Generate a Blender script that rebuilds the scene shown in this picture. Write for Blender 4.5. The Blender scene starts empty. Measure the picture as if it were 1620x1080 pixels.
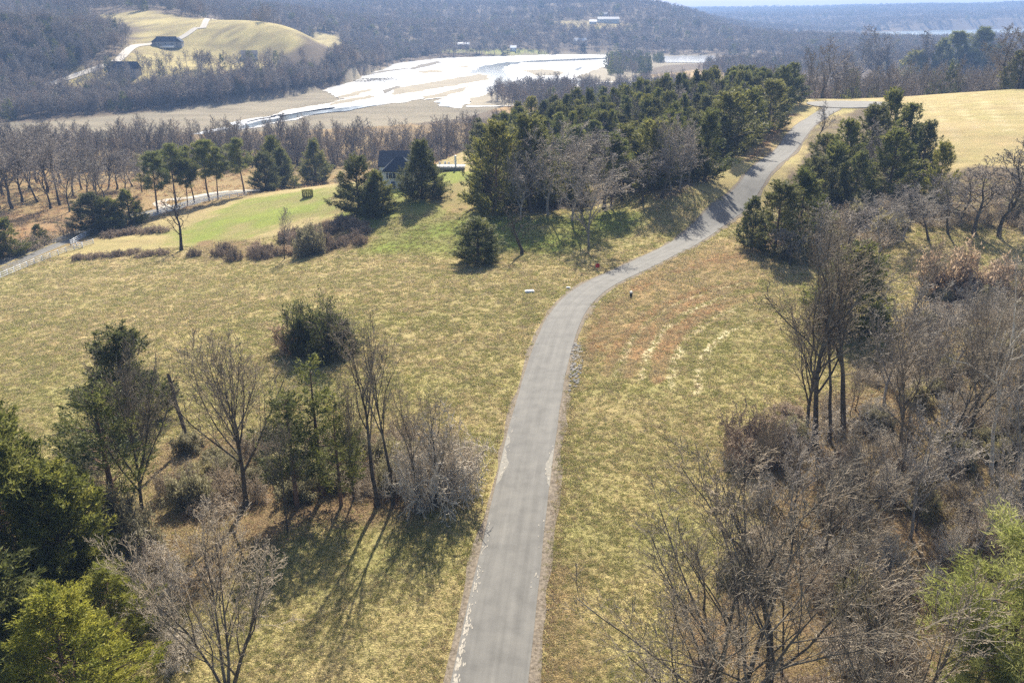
import bpy, bmesh, math, random
import numpy as np
from mathutils import Vector
R = math.radians
sc = bpy.context.scene
col = sc.collection

# ------------------------------------------------------------------ camera
PITCH = R(21.95); FPX = 1310.0; CAMZ = 44.0
cam = bpy.data.cameras.new("camera"); camo = bpy.data.objects.new("camera", cam)
col.objects.link(camo)
cam.sensor_width = 36.0; cam.lens = 36.0 * FPX / 1620.0
cam.clip_start = 0.5; cam.clip_end = 20000
camo.location = (0, 0, CAMZ); camo.rotation_euler = (math.pi / 2 - PITCH, 0, 0)
sc.camera = camo
# ------------------------------------------------------------------ sky and sun
SUN_EL, SUN_AZ = R(40), R(3)          # azimuth measured from +Y towards +X
world = bpy.data.worlds.new("World"); sc.world = world; world.use_nodes = True
wn = world.node_tree; wn.nodes.clear()
sky = wn.nodes.new("ShaderNodeTexSky"); sky.sky_type = 'NISHITA'; sky.sun_disc = False
sky.sun_elevation = SUN_EL; sky.sun_rotation = SUN_AZ
sky.altitude = 250; sky.air_density = 0.85; sky.dust_density = 2.5; sky.ozone_density = 1.0
bg = wn.nodes.new("ShaderNodeBackground"); bg.inputs[1].default_value = 0.09
wo = wn.nodes.new("ShaderNodeOutputWorld")
wn.links.new(sky.outputs[0], bg.inputs[0]); wn.links.new(bg.outputs[0], wo.inputs[0])
sun = bpy.data.lights.new("sun", 'SUN'); sun.energy = 5.0; sun.angle = R(0.53); sun.color = (1.0, 0.92, 0.78)
suno = bpy.data.objects.new("sun", sun); col.objects.link(suno)
sd = Vector((math.sin(SUN_AZ) * math.cos(SUN_EL), math.cos(SUN_AZ) * math.cos(SUN_EL), math.sin(SUN_EL)))
suno.rotation_euler = sd.to_track_quat('Z', 'Y').to_euler(); suno.location = (0, 200, 300)
vs = sc.view_settings
vs.view_transform = 'Standard'; vs.look = 'None'; vs.gamma = 1.0; vs.use_curve_mapping = False
vs.exposure = 1.33
sc.cycles.max_bounces = 4; sc.cycles.diffuse_bounces = 2; sc.cycles.transmission_bounces = 3
sc.cycles.transparent_max_bounces = 8; sc.cycles.volume_bounces = 0
sc.cycles.use_denoising = False; sc.cycles.sample_clamp_indirect = 3.0; sc.cycles.use_adaptive_sampling = False

# ------------------------------------------------------------------ pixel geometry
sp, cp = math.sin(PITCH), math.cos(PITCH)
def ray(px, py):
    u = (px - 810) / FPX; w = (540 - py) / FPX
    return np.array([u, cp + w * sp, -sp + w * cp])
def at_height(px, py, g):
    d = ray(px, py); t = (g - CAMZ) / d[2]
    return d[0] * t, d[1] * t

# control points (pixel, pixel, ground level)
CP = [(810,1080,0),(400,1080,0),(1200,1080,0),(100,1080,-.3),(1600,1080,.5),
 (820,800,0),(500,800,-.4),(200,800,-1),(1100,800,.5),(1500,800,1),
 (850,600,0),(500,600,-1.2),(100,600,-3),(1100,600,1),(1500,600,1.5),
 (940,450,-.2),(750,430,-1.5),(500,440,-4),(250,450,-7.5),(0,470,-10),(0,437,-12.3),
 (1180,450,1.2),(1400,450,1.8),(1600,450,2.5),
 (0,422,-13),(60,397,-13),(126,370,-13),(180,352,-13),(222,341,-13),(290,324,-13),(336,312,-13),
 (390,312,-10.5),(300,372,-10),(200,390,-11.2),(480,300,-6.5),(540,292,-4.5),(620,300,-1.5),(665,318,-1),(700,268,0),
 (600,388,-4.5),(690,388,-3.4),(450,400,-7),(850,400,-1.6),(780,345,-.8),(760,290,.3),
 (900,345,.3),(1000,310,2),(1050,370,-.2),(1090,310,3),(1150,250,5.8),(1190,215,7.6),
 (1080,395,-.2),(1150,345,.2),(1175,318,1.2),(1195,298,2.4),(1243,240,6.2),(1290,185,9.3),(1305,168,10.4),
 (1400,162,10.8),(1620,141,13.8),(1500,200,11.5),(1620,260,8.5),(1500,300,6.5),(1350,330,4),(1250,380,2),(1620,390,3.2),(1450,400,2.6),
 # left hill
 (100,182,-20.5),(300,166,-20.5),(450,152,-20.5),(535,133,-20.5),
 (200,120,-5),(300,112,-3),(0,140,-10),(0,80,8),(0,45,28),(265,76,10),(330,31,31),(230,25,36),(480,57,18),(400,100,-2),(535,84,1),(100,60,18),
 (590,103,-18),(450,120,-11),
 ]
WP = [(0,-60,0),(-120,-20,-2),(120,-20,2),(-250,-60,-5),(250,-60,5),(-110,70,-4),(110,70,3),(-180,90,-11),(180,120,6),
 (-70,300,-17),(-110,330,-17),(-140,300,-15.5),(-200,280,-15.5),(-200,200,-14),(-320,300,-17),(-100,420,-19.5),(-20,480,-20.5),(-300,420,-19.5),
 (-30,290,-9),(0,270,0),(0,310,1),(30,300,4),(45,330,5),(60,380,0),(20,370,-9),(90,350,9),(105,340,9.8),(110,400,1),(-10,350,-13),
 (160,390,4),(130,450,-13),(200,450,-10),(260,400,8),(320,450,2),(400,340,14),(450,450,6),(100,560,-20.5),(250,600,-19),(400,600,-14),(20,600,-22),
 (500,250,12),(400,120,9),(700,300,16),(-450,300,-15),(-500,480,-20),(-600,200,-8),
 (-500,1000,38),(-700,900,30),(-330,1050,20),(-210,960,6),(-210,1080,-8),(-260,1250,8),(-150,1300,-14),(-330,1400,30),
 # centre and right far country
 (-100,1400,-2),(-100,1700,14),(-150,2200,45),(-350,2300,75),(-250,2600,85),(-700,2200,70),(0,2500,60),(60,1400,-8),(150,1600,17),(120,1600,17),(330,2050,46),(250,2200,52),(420,2100,30),
 (250,1280,-20.5),(330,1250,-20.5),(330,1500,-12),(500,1500,-14),(480,2000,0),(600,1700,-15),(600,2100,-20.5),(900,1800,-20.5),
 (900,2900,-16),(600,3000,-4),(1300,2900,0),(1200,1500,-8),(900,1200,-8),(600,900,-12),(450,800,-16),(800,700,0),
 (600,4500,8),(1500,4300,24),(2600,4300,54),(0,4500,30),(-1500,4500,60),(2000,6500,38),(500,6800,34),(-1500,7000,50),(3500,6500,42),
 (-2500,3000,50),(-1500,1500,35),(-1000,600,0),(2500,2500,10),(2500,500,10),(-2500,500,0),(1500,-60,8),(-1500,-60,-10)]
_pts = [(*at_height(a, b, g), g) for a, b, g in CP] + [tuple(p) for p in WP]
_pts = np.array(_pts, float)
_c = 4 + 0.07 * np.hypot(_pts[:, 0], _pts[:, 1])
_D = np.sqrt((_pts[:, None, 0] - _pts[None, :, 0])**2 + (_pts[:, None, 1] - _pts[None, :, 1])**2 + _c[None, :]**2)
_A = np.zeros((len(_pts) + 1,) * 2); _A[:-1, :-1] = _D; _A[:-1, -1] = 1; _A[-1, :-1] = 1
_A[:-1, :-1] += np.eye(len(_pts)) * 0.3
_W = np.linalg.solve(_A, np.append(_pts[:, 2], 0))
WATER = -22.0

def vnoise(x, y, s, seed):
    """smooth value noise, -1..1"""
    xs, ys = x / s, y / s
    xi, yi = np.floor(xs), np.floor(ys)
    fx, fy = xs - xi, ys - yi
    fx = fx * fx * (3 - 2 * fx); fy = fy * fy * (3 - 2 * fy)
    def h(a, b):
        v = np.sin(a * 127.1 + b * 311.7 + seed * 74.7) * 43758.5453
        return (v - np.floor(v)) * 2 - 1
    return (h(xi, yi) * (1 - fx) + h(xi + 1, yi) * fx) * (1 - fy) + (h(xi, yi + 1) * (1 - fx) + h(xi + 1, yi + 1) * fx) * fy

def in_poly(x, y, poly):
    x = np.asarray(x, float); y = np.asarray(y, float)
    inside = np.zeros(x.shape, bool); n = len(poly)
    for i in range(n):
        x1, y1 = poly[i]; x2, y2 = poly[(i + 1) % n]
        if y1 == y2: continue
        c = ((y1 > y) != (y2 > y)) & (x < (x2 - x1) * (y - y1) / (y2 - y1) + x1)
        inside ^= c
    return inside

LAKE = [at_height(a, b, WATER) for a, b in
        [(-500,215),(-200,207),(0,199),(180,183),(330,168),(450,153),(535,136),(590,114),(630,100),(700,92),(850,87),(970,85),(1000,87),(1130,87),(1135,99),(1050,104),(1010,116),(1060,130),(980,142),(880,150),(790,172),(720,190),(620,200),(520,205),(350,212),(180,222),(0,232),(-300,245)]]
FARLAKE = [at_height(a, b, WATER) for a, b in [(1340,64),(1350,53),(1400,50),(1560,46),(1700,46),(1720,58),(1500,68),(1400,68)]]

def H(x, y):
    x = np.asarray(x, float); y = np.asarray(y, float); sh = x.shape
    xf, yf = x.ravel(), y.ravel(); out = np.empty(xf.size)
    for i in range(0, xf.size, 40000):
        a, b = xf[i:i+40000], yf[i:i+40000]
        out[i:i+40000] = np.sqrt((a[:, None] - _pts[None, :, 0])**2 + (b[:, None] - _pts[None, :, 1])**2 + _c[None, :]**2) @ _W[:-1] + _W[-1]
    d = np.hypot(xf, yf)
    k = np.clip((d - 500) / 1500, 0, 1)
    out += k * (6 * vnoise(xf, yf, 260, 1) + 3 * vnoise(xf, yf, 90, 2)) + np.clip((d - 3000) / 3000, 0, 1) * 11 * vnoise(xf, yf, 900, 3)
    out += 0.12 * vnoise(xf, yf, 9, 5) * np.clip((np.abs(d - 60)) / 60, 0.2, 1)
    wx, wy = xf + 6 * vnoise(xf, yf, 40, 7), yf + 6 * vnoise(xf, yf, 40, 8)
    lk = in_poly(wx, wy, LAKE) | in_poly(wx, wy, FARLAKE)
    out = np.where(lk, WATER - 0.25, np.where(d > 330, np.maximum(out, WATER + 0.5), out))
    return out.reshape(sh)
_T = np.geomspace(18, 9000, 700)
def hit(px, py):
    d = ray(px, py)
    X, Y, Z = d[0] * _T, d[1] * _T, CAMZ + d[2] * _T
    below = np.nonzero(Z < H(X, Y))[0]
    if len(below) == 0: return X[-1], Y[-1], float(H(X[-1:], Y[-1:])[0])
    i = max(below[0], 1); a, b = _T[i - 1], _T[i]
    for _ in range(3):
        t = np.linspace(a, b, 12); bl = np.nonzero(CAMZ + d[2] * t < H(d[0] * t, d[1] * t))[0]
        j = max(bl[0], 1) if len(bl) else 11
        a, b = t[j - 1], t[j]
    t = (a + b) / 2
    return d[0] * t, d[1] * t, CAMZ + d[2] * t
def hit2(px, py): return hit(px, py)[:2]
def poly(*pts): return [hit2(*p) for p in pts]
def height_to(Y, g, py):
    w = (540 - py) / FPX
    return Y * (w * cp - sp) / (cp + w * sp) + CAMZ - g
def mpp(Y, z):     # metres per photo pixel at a point
    return (Y * cp - (z - CAMZ) * sp) / FPX

# ------------------------------------------------------------------ material helpers
def new_mat(name):
    m = bpy.data.materials.new(name); m.use_nodes = True
    nt = m.node_tree; nt.nodes.clear()
    out = nt.nodes.new("ShaderNodeOutputMaterial")
    return m, nt, out
def N(nt, t, **kw):
    n = nt.nodes.new(t)
    for k, v in kw.items():
        if isinstance(k, str) and hasattr(n, k): setattr(n, k, v)
    return n
def noise(nt, scale, detail=4, rough=0.6, coord=None):
    n = nt.nodes.new("ShaderNodeTexNoise"); n.inputs["Scale"].default_value = scale
    n.inputs["Detail"].default_value = detail; n.inputs["Roughness"].default_value = rough
    if coord is not None: nt.links.new(coord, n.inputs["Vector"])
    return n
def mix(nt, a, b, fac, mode='MIX'):
    m = nt.nodes.new("ShaderNodeMix"); m.data_type = 'RGBA'; m.blend_type = mode
    for s, v in ((m.inputs[0], fac), (m.inputs[6], a), (m.inputs[7], b)):
        if hasattr(v, 'links'): nt.links.new(v, s)
        elif isinstance(v, (int, float)): s.default_value = v
        else: s.default_value = (*v, 1)
    return m.outputs[2]
def ramp(nt, fac, stops):
    r = nt.nodes.new("ShaderNodeValToRGB"); e = r.color_ramp.elements
    while len(e) < len(stops): e.new(0.5)
    for el, (p, c) in zip(e, stops):
        el.position = p; el.color = (*c, 1) if len(c) == 3 else c
    nt.links.new(fac, r.inputs[0]); return r.outputs[0]
def bump(nt, h, strength, dist=0.1):
    b = nt.nodes.new("ShaderNodeBump"); b.inputs["Strength"].default_value = strength; b.inputs["Distance"].default_value = dist
    nt.links.new(h, b.inputs["Height"]); return b.outputs[0]
def principled(nt, out, colour, rough=0.9, normal=None, spec=0.3, metal=0.0):
    p = nt.nodes.new("ShaderNodeBsdfPrincipled")
    if hasattr(colour, 'links'): nt.links.new(colour, p.inputs["Base Color"])
    else: p.inputs["Base Color"].default_value = (*colour, 1)
    if hasattr(rough, 'links'): nt.links.new(rough, p.inputs["Roughness"])
    else: p.inputs["Roughness"].default_value = rough
    p.inputs["Specular IOR Level"].default_value = spec; p.inputs["Metallic"].default_value = metal
    if normal is not None: nt.links.new(normal, p.inputs["Normal"])
    nt.links.new(p.outputs[0], out.inputs[0]); return p
def pos(nt): return nt.nodes.new("ShaderNodeNewGeometry").outputs["Position"]

def plain(name, c, rough=0.85, var=0.15, scale=2.0, spec=0.3, obj=True):
    m, nt, out = new_mat(name)
    co = nt.nodes.new("ShaderNodeTexCoord").outputs["Object"] if obj else pos(nt)
    n = noise(nt, scale, 5, 0.6, co)
    lo = tuple(v * (1 - var) for v in c); hi = tuple(min(1, v * (1 + var)) for v in c)
    c2 = ramp(nt, n.outputs[0], [(0.3, lo), (0.7, hi)])
    principled(nt, out, c2, rough, bump(nt, n.outputs[0], 0.15, 0.03), spec)
    return m

def mat_bark(name, lo, hi, lichen=None):
    m, nt, out = new_mat(name)
    co = nt.nodes.new("ShaderNodeTexCoord").outputs["Object"]
    n = noise(nt, 3.5, 6, 0.7, co); n2 = noise(nt, 0.6, 2, 0.5, co)
    c = ramp(nt, n.outputs[0], [(0.32, lo), (0.68, hi)])
    if lichen is not None:
        c = mix(nt, c, lichen, ramp(nt, n2.outputs[0], [(0.5, (0, 0, 0)), (0.62, (0.7, 0.7, 0.7))]))
    oi = nt.nodes.new("ShaderNodeObjectInfo")
    c = mix(nt, c, ramp(nt, oi.outputs["Random"], [(0, (0.75, 0.75, 0.75)), (1, (1.2, 1.15, 1.1))]), 1.0, 'MULTIPLY')
    principled(nt, out, c, 0.9, bump(nt, n.outputs[0], 0.4, 0.04), 0.2)
    return m
def mat_leaf(name, dark, mid, light, trans=0.35, rnd=0.25):
    m, nt, out = new_mat(name)
    at = nt.nodes.new("ShaderNodeAttribute"); at.attribute_name = "tint"
    c = ramp(nt, at.outputs["Fac"], [(0.0, dark), (0.5, mid), (1.0, light)])
    oi = nt.nodes.new("ShaderNodeObjectInfo")
    c = mix(nt, c, ramp(nt, oi.outputs["Random"], [(0, (1 - rnd, 1 - rnd, 1 - rnd * .6)), (0.5, (1, 1, 1)), (1, (1 + rnd, 1 + rnd * .8, 1))]), 1.0, 'MULTIPLY')
    p = principled(nt, out, c, 0.65, None, 0.25)
    tr = nt.nodes.new("ShaderNodeBsdfTranslucent"); nt.links.new(c, tr.inputs[0])
    mx = nt.nodes.new("ShaderNodeMixShader"); mx.inputs[0].default_value = trans
    nt.links.new(p.outputs[0], mx.inputs[1]); nt.links.new(tr.outputs[0], mx.inputs[2]); nt.links.new(mx.outputs[0], out.inputs[0])
    return m

# ------------------------------------------------------------------ mesh helpers
def mesh_from(name, V, F, mat=None, smooth=False, attrs=None):
    """V (n,3), F (m,k) array of equal-sized faces or list of lists"""
    me = bpy.data.meshes.new(name)
    V = np.asarray(V, np.float32)
    if isinstance(F, np.ndarray):
        k = F.shape[1]; nf = len(F)
        me.vertices.add(len(V)); me.vertices.foreach_set("co", V.ravel())
        me.loops.add(nf * k); me.loops.foreach_set("vertex_index", F.astype(np.int32).ravel())
        me.polygons.add(nf); me.polygons.foreach_set("loop_start", np.arange(0, nf * k, k, dtype=np.int32))
        me.polygons.foreach_set("loop_total", np.full(nf, k, np.int32))
        me.update(calc_edges=True)
    else:
        me.from_pydata([tuple(v) for v in V], [], F); me.update()
    if smooth: me.polygons.foreach_set("use_smooth", np.ones(len(me.polygons), bool))
    for an, (typ, val) in (attrs or {}).items():
        a = me.attributes.new(an, typ, 'POINT')
        if typ == 'FLOAT': a.data.foreach_set("value", np.asarray(val, np.float32))
        elif typ == 'FLOAT_COLOR': a.data.foreach_set("color", np.asarray(val, np.float32).ravel())
        elif typ == 'FLOAT_VECTOR': a.data.foreach_set("vector", np.asarray(val, np.float32).ravel())
    if mat is not None: me.materials.append(mat)
    return me
def link(name, me, parent=None, loc=(0, 0, 0), rz=0.0):
    o = bpy.data.objects.new(name, me); col.objects.link(o)
    o.location = loc; o.rotation_euler = (0, 0, rz)
    if parent is not None: o.parent = parent
    return o
def tag(o, label, cat, group=None):
    o["label"] = label; o["category"] = cat
    if group: o["group"] = group
    return o
def kind(o, k): o["kind"] = k; return o
def empty(name, loc=(0, 0, 0), rz=0.0):
    e = bpy.data.objects.new(name, None); col.objects.link(e); e.empty_display_size = 0.5
    e.location = loc; e.rotation_euler = (0, 0, rz); return e

def tubes(segs, sides):
    """segs: array (n,8) p0 p1 r0 r1 -> V,F quads"""
    S = np.asarray(segs, float); n = len(S)
    p0, p1, r0, r1 = S[:, :3], S[:, 3:6], S[:, 6], S[:, 7]
    d = p1 - p0; d /= np.linalg.norm(d, axis=1)[:, None] + 1e-9
    ref = np.where(np.abs(d[:, 2:3]) > 0.9, np.array([[1., 0, 0]]), np.array([[0, 0, 1.]]))
    a = np.cross(d, ref); a /= np.linalg.norm(a, axis=1)[:, None] + 1e-9
    b = np.cross(d, a)
    th = np.arange(sides) * 2 * math.pi / sides
    ring = a[:, None, :] * np.cos(th)[None, :, None] + b[:, None, :] * np.sin(th)[None, :, None]
    V = np.concatenate([p0[:, None] + ring * r0[:, None, None], p1[:, None] + ring * r1[:, None, None]], 1).reshape(-1, 3)
    i = np.arange(sides); j = (i + 1) % sides
    base = (np.arange(n) * 2 * sides)[:, None]
    F = np.stack([base + i, base + j, base + sides + j, base + sides + i], -1).reshape(-1, 4)
    return V, F
def boxes(bl):
    """list of (cx,cy,cz,sx,sy,sz) -> V,F"""
    V, F = [], []
    for cx, cy, cz, sx, sy, sz in bl:
        b = len(V)
        for dx in (-.5, .5):
            for dy in (-.5, .5):
                for dz in (-.5, .5): V.append((cx + dx * sx, cy + dy * sy, cz + dz * sz))
        for f in ((0,1,3,2),(4,6,7,5),(0,4,5,1),(2,3,7,6),(0,2,6,4),(1,5,7,3)): F.append([b + k for k in f])
    return np.array(V), np.array(F)
def blades(C, D, L, Wd, rng):
    """triangular leaf blades at C along D"""
    n = len(C); D = D / (np.linalg.norm(D, axis=1)[:, None] + 1e-9)
    r = rng.normal(size=(n, 3)); s = np.cross(D, r); s /= np.linalg.norm(s, axis=1)[:, None] + 1e-9
    V = np.stack([C - s * Wd[:, None] / 2, C + s * Wd[:, None] / 2, C + D * L[:, None]], 1).reshape(-1, 3)
    return V, np.arange(n * 3).reshape(-1, 3)

# ------------------------------------------------------------------ ground colours
MATERIAL = {}
FIELD = poly((0,470),(0,440),(110,418),(330,408),(560,402),(800,404),(930,404),(1000,380),(1120,330))
ZONES = []   # (polygon, colour, warp)
def zone(c, warp, *pts): ZONES.append((poly(*pts), c, warp))
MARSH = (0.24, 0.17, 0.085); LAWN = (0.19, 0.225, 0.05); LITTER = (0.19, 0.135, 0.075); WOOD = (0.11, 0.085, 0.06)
zone(LAWN, 3, (250,372),(330,345),(392,314),(480,302),(545,294),(620,301),(700,270),(750,275),(765,335),(860,345),(985,320),(1015,350),(930,398),(800,402),(560,399),(585,375),(540,345),(500,340),(420,365),(330,388))
zone((0.27,0.20,0.10), 3, (690,300),(745,285),(752,330),(700,345))
zone((0.25,0.20,0.095), 3, (515,318),(560,300),(575,330),(540,342))
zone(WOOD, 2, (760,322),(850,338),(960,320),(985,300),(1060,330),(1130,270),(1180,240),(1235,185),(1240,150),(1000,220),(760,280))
zone((0.33,0.235,0.12), 3, (1090,395),(1190,372),(1205,420),(1150,500),(1060,560),(985,570),(960,520),(990,470))
zone((0.31,0.2,0.1), 2, (1085,405),(1185,395),(1170,425),(1090,430),(1000,465),(985,455))
zone((0.26,0.165,0.08), 1, (922,545),(940,490),(985,465),(975,510),(945,580),(925,610))
zone(LITTER, 2, (205,860),(250,700),(320,690),(450,690),(560,700),(640,660),(735,715),(735,790),(640,815),(520,845),(470,840),(330,960),(200,960))
zone(LITTER, 2.5, (1235,640),(1330,610),(1440,500),(1480,430),(1620,420),(1900,700),(1900,1500),(1090,1500),(1080,1000),(1140,900),(1170,760))
zone((0.22,0.14,0.07), 1.8, (885,870),(930,860),(935,960),(960,1080),(960,1300),(840,1300),(868,1000))
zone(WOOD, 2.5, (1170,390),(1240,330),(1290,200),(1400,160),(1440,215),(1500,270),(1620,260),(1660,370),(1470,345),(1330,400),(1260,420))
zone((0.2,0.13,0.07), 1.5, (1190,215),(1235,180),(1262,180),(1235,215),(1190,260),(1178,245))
zone((0.2,0.14,0.075), 1.5, (300,392),(330,380),(430,385),(520,345),(575,345),(580,390),(500,405),(380,412),(310,408))
HILLF = (0.33, 0.28, 0.125)
def wzone(c, warp, pts): ZONES.append((pts, c, warp))
wzone(MARSH, 6, [(-420,150),(-130,140),(-118,175),(-96,235),(-82,262),(-60,262),(-35,270),(-25,300),(0,360),(20,420),(60,520),(-20,520),(-420,480)])
zone((0.27,0.175,0.095), 4, (-80,360),(0,340),(60,325),(130,330),(135,350),(100,372),(40,395),(-60,420))
zone(HILLF, 8, (150,26),(190,21),(250,19),(325,31),(342,30),(420,38),(500,52),(540,57),(490,70),(430,85),(390,92),(330,105),(215,108),(175,100),(195,85),(225,68),(222,45),(160,33))
zone(HILLF, 8, (30,158),(120,118),(170,100),(230,102),(330,100),(400,92),(450,90),(440,108),(330,122),(240,130),(170,138),(90,154))
wzone((0.29,0.24,0.10), 15, [(90,1560),(200,1560),(210,1660),(80,1660)])
wzone((0.25,0.27,0.08), 10, [(-200,1300),(60,1300),(60,1330),(-200,1330)])
wzone((0.29,0.24,0.10), 12, [(430,1040),(640,1010),(660,1110),(440,1120)])
wzone((0.30,0.2,0.12), 12, [(640,1000),(800,980),(800,1040),(660,1060)])
wzone((0.31,0.22,0.11), 4, [at_height(a, b, WATER) for a, b in [(945,128),(975,118),(1030,120),(1130,108),(1190,112),(1100,140),(980,150)]])
wzone((0.30,0.2,0.09), 3, [at_height(a, b, WATER) for a, b in [(745,165),(770,150),(800,165),(860,172),(850,182),(780,178)]])

def stripe(c, warp, w, pts):
    L = np.array([hit2(*p) for p in pts]); q = []
    for k in range(len(L) - 1):
        for t in np.arange(6) / 6: q.append(L[k] + (L[k + 1] - L[k]) * t)
    q = np.array(q + [L[-1]]); t = np.gradient(q, axis=0); t /= np.linalg.norm(t, axis=1)[:, None]; nr = np.stack([t[:, 1], -t[:, 0]], 1)
    ww = (w * np.sin(np.linspace(0.25, math.pi - .25, len(q))) ** .5)[:, None]
    ZONES.append((list(map(tuple, np.vstack([q + nr * ww, (q - nr * ww)[::-1]]))), c, warp))
PALE, RUST, RUTG = (0.62, 0.54, 0.36), (0.29, 0.18, 0.088), (0.24, 0.21, 0.09)
ARC = [(1190,436),(1130,452),(1075,474),(1030,505),(1000,545),(985,590)]
for k_, (dx_, dy_, c_, w_) in enumerate([(-26,4,RUST,1.2),(-10,6,PALE,.55),(10,8,RUST,1.5),(30,12,PALE,.6),(54,17,RUST,1.5),(76,24,PALE,.55),(98,30,RUTG,1.2),(120,38,PALE,.5)]):
    stripe(c_, .22, w_, [(px_ + dx_ * (.35 + .65 * i_ / 5), py_ + dy_ * (1.6 - .6 * i_ / 5)) for i_, (px_, py_) in enumerate(ARC)])
for a_, b_ in (((1502,153),(1548,208)), ((1545,150),(1602,216)), ((1590,147),(1645,195)), ((1465,160),(1522,228)), ((1430,165),(1480,232))):
    stripe((0.44, 0.37, 0.22), .4, .7, [a_, ((a_[0] + b_[0]) / 2, (a_[1] + b_[1]) / 2), b_])
def ground_colour(x, y):
    d = np.hypot(x, y)
    n1 = .6 * vnoise(x + .3 * y, y * 3.0, 26, 11) + .4 * vnoise(x, y, 30, 14); n2 = vnoise(x, y, 7, 12); n3 = vnoise(x, y, 2.2, 13)
    base = np.empty(x.shape + (3,))
    lg = np.clip((150 - y) / 90, 0, 1)
    green = np.clip(0.24 + .30 * lg + 0.42 * n1 + 0.12 * n2 + 0.10 * n3, 0, 1)[..., None]
    base[:] = (1 - green) * np.array((0.37, 0.295, 0.152)) + green * np.array((0.275, 0.265, 0.10))
    # greener verge beside the lane, greener foreground
    far = np.clip((d - 430) / 60, 0, 1)[..., None]
    base = base * (1 - far) + far * np.array((0.115, 0.09, 0.065))
    yy = y + .22 * x + 3 * vnoise(x, y, 40, 16)
    base *= (1 + 0.05 * n2 + 0.06 * n3 + .13 * vnoise(x * .12, yy, 1.5, 15) + .08 * vnoise(x * .2, yy, 4.0, 17))[..., None]
    X_, Y_, B_ = x.ravel(), y.ravel(), base.reshape(-1, 3); N2, N3, N1 = n2.ravel(), n3.ravel(), n1.ravel()
    rgz = np.random.default_rng(9)
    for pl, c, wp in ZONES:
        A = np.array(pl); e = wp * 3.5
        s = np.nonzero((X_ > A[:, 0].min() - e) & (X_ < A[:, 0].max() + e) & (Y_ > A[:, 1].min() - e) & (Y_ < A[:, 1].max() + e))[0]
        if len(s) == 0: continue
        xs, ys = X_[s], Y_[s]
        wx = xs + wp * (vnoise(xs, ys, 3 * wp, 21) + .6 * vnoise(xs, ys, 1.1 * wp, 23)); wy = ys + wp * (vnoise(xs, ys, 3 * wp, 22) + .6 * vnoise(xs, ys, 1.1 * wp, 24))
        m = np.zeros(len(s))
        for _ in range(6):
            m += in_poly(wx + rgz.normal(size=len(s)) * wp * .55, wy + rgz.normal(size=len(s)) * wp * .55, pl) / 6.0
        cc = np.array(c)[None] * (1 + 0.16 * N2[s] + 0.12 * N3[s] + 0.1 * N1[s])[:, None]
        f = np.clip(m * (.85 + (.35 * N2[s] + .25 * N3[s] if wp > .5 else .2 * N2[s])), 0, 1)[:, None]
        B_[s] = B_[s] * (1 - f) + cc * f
    base = B_.reshape(base.shape)
    lk = in_poly(x, y, LAKE)
    base[lk] = np.array((0.205, 0.18, 0.135)) * (1 + 0.22 * vnoise(x[lk] * .25, y[lk], 7, 31) + .15 * vnoise(x[lk], y[lk], 30, 32))[:, None]
    return np.clip(base, 0.01, 1)

def spaced(lo, near_lo, near_hi, hi, step, g):
    a = list(np.arange(near_lo, near_hi + 1e-6, step))
    s = step; v = near_hi
    while v < hi: s *= g; v += s; a.append(v)
    s = step; v = near_lo; b = []
    while v > lo: s *= g; v -= s; b.append(v)
    return np.array(b[::-1] + a)
def build_ground():
    xs = spaced(-4300, -72, 72, 4300, 0.65, 1.032)
    ys = spaced(-80, 24, 165, 8800, 0.65, 1.018)
    X, Y = np.meshgrid(xs, ys); Z = H(X, Y)
    C = ground_colour(X, Y)
    nx, ny = len(xs), len(ys)
    i = np.arange(nx - 1)[None, :] + np.arange(ny - 1)[:, None] * nx
    F = np.stack([i, i + 1, i + 1 + nx, i + nx], -1).reshape(-1, 4)
    V = np.stack([X, Y, Z], -1).reshape(-1, 3)
    m, nt, out = new_mat("ground_turf")
    p = pos(nt)
    at = nt.nodes.new("ShaderNodeAttribute"); at.attribute_name = "col"
    n1 = noise(nt, 3.2, 6, 0.65, p); n2 = noise(nt, 0.22, 5, 0.6, p); n3 = noise(nt, 7.0, 3, 0.6, p)
    c = mix(nt, at.outputs["Color"], ramp(nt, n1.outputs[0], [(0.3, (0.74, 0.76, 0.70)), (0.55, (1.02, 1, 1)), (0.75, (1.22, 1.19, 1.12))]), 0.7, 'MULTIPLY')
    c = mix(nt, c, ramp(nt, n2.outputs[0], [(0.35, (0.9, 0.95, 0.88)), (0.65, (1.1, 1.05, 1.03))]), 0.7, 'MULTIPLY')
    c = mix(nt, c, ramp(nt, n3.outputs[0], [(0.35, (0.75, 0.75, 0.7)), (0.65, (1.25, 1.22, 1.2))]), 0.7, 'MULTIPLY')
    ad = nt.nodes.new("ShaderNodeMath"); ad.operation = 'ADD'
    nt.links.new(n1.outputs[0], ad.inputs[0]); nt.links.new(n3.outputs[0], ad.inputs[1])
    principled(nt, out, c, 0.95, bump(nt, ad.outputs[0], 0.9, 0.28), 0.1)
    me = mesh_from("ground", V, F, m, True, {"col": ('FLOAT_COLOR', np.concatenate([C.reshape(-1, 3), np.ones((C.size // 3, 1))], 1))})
    kind(link("ground", me), "structure")
build_ground()

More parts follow.
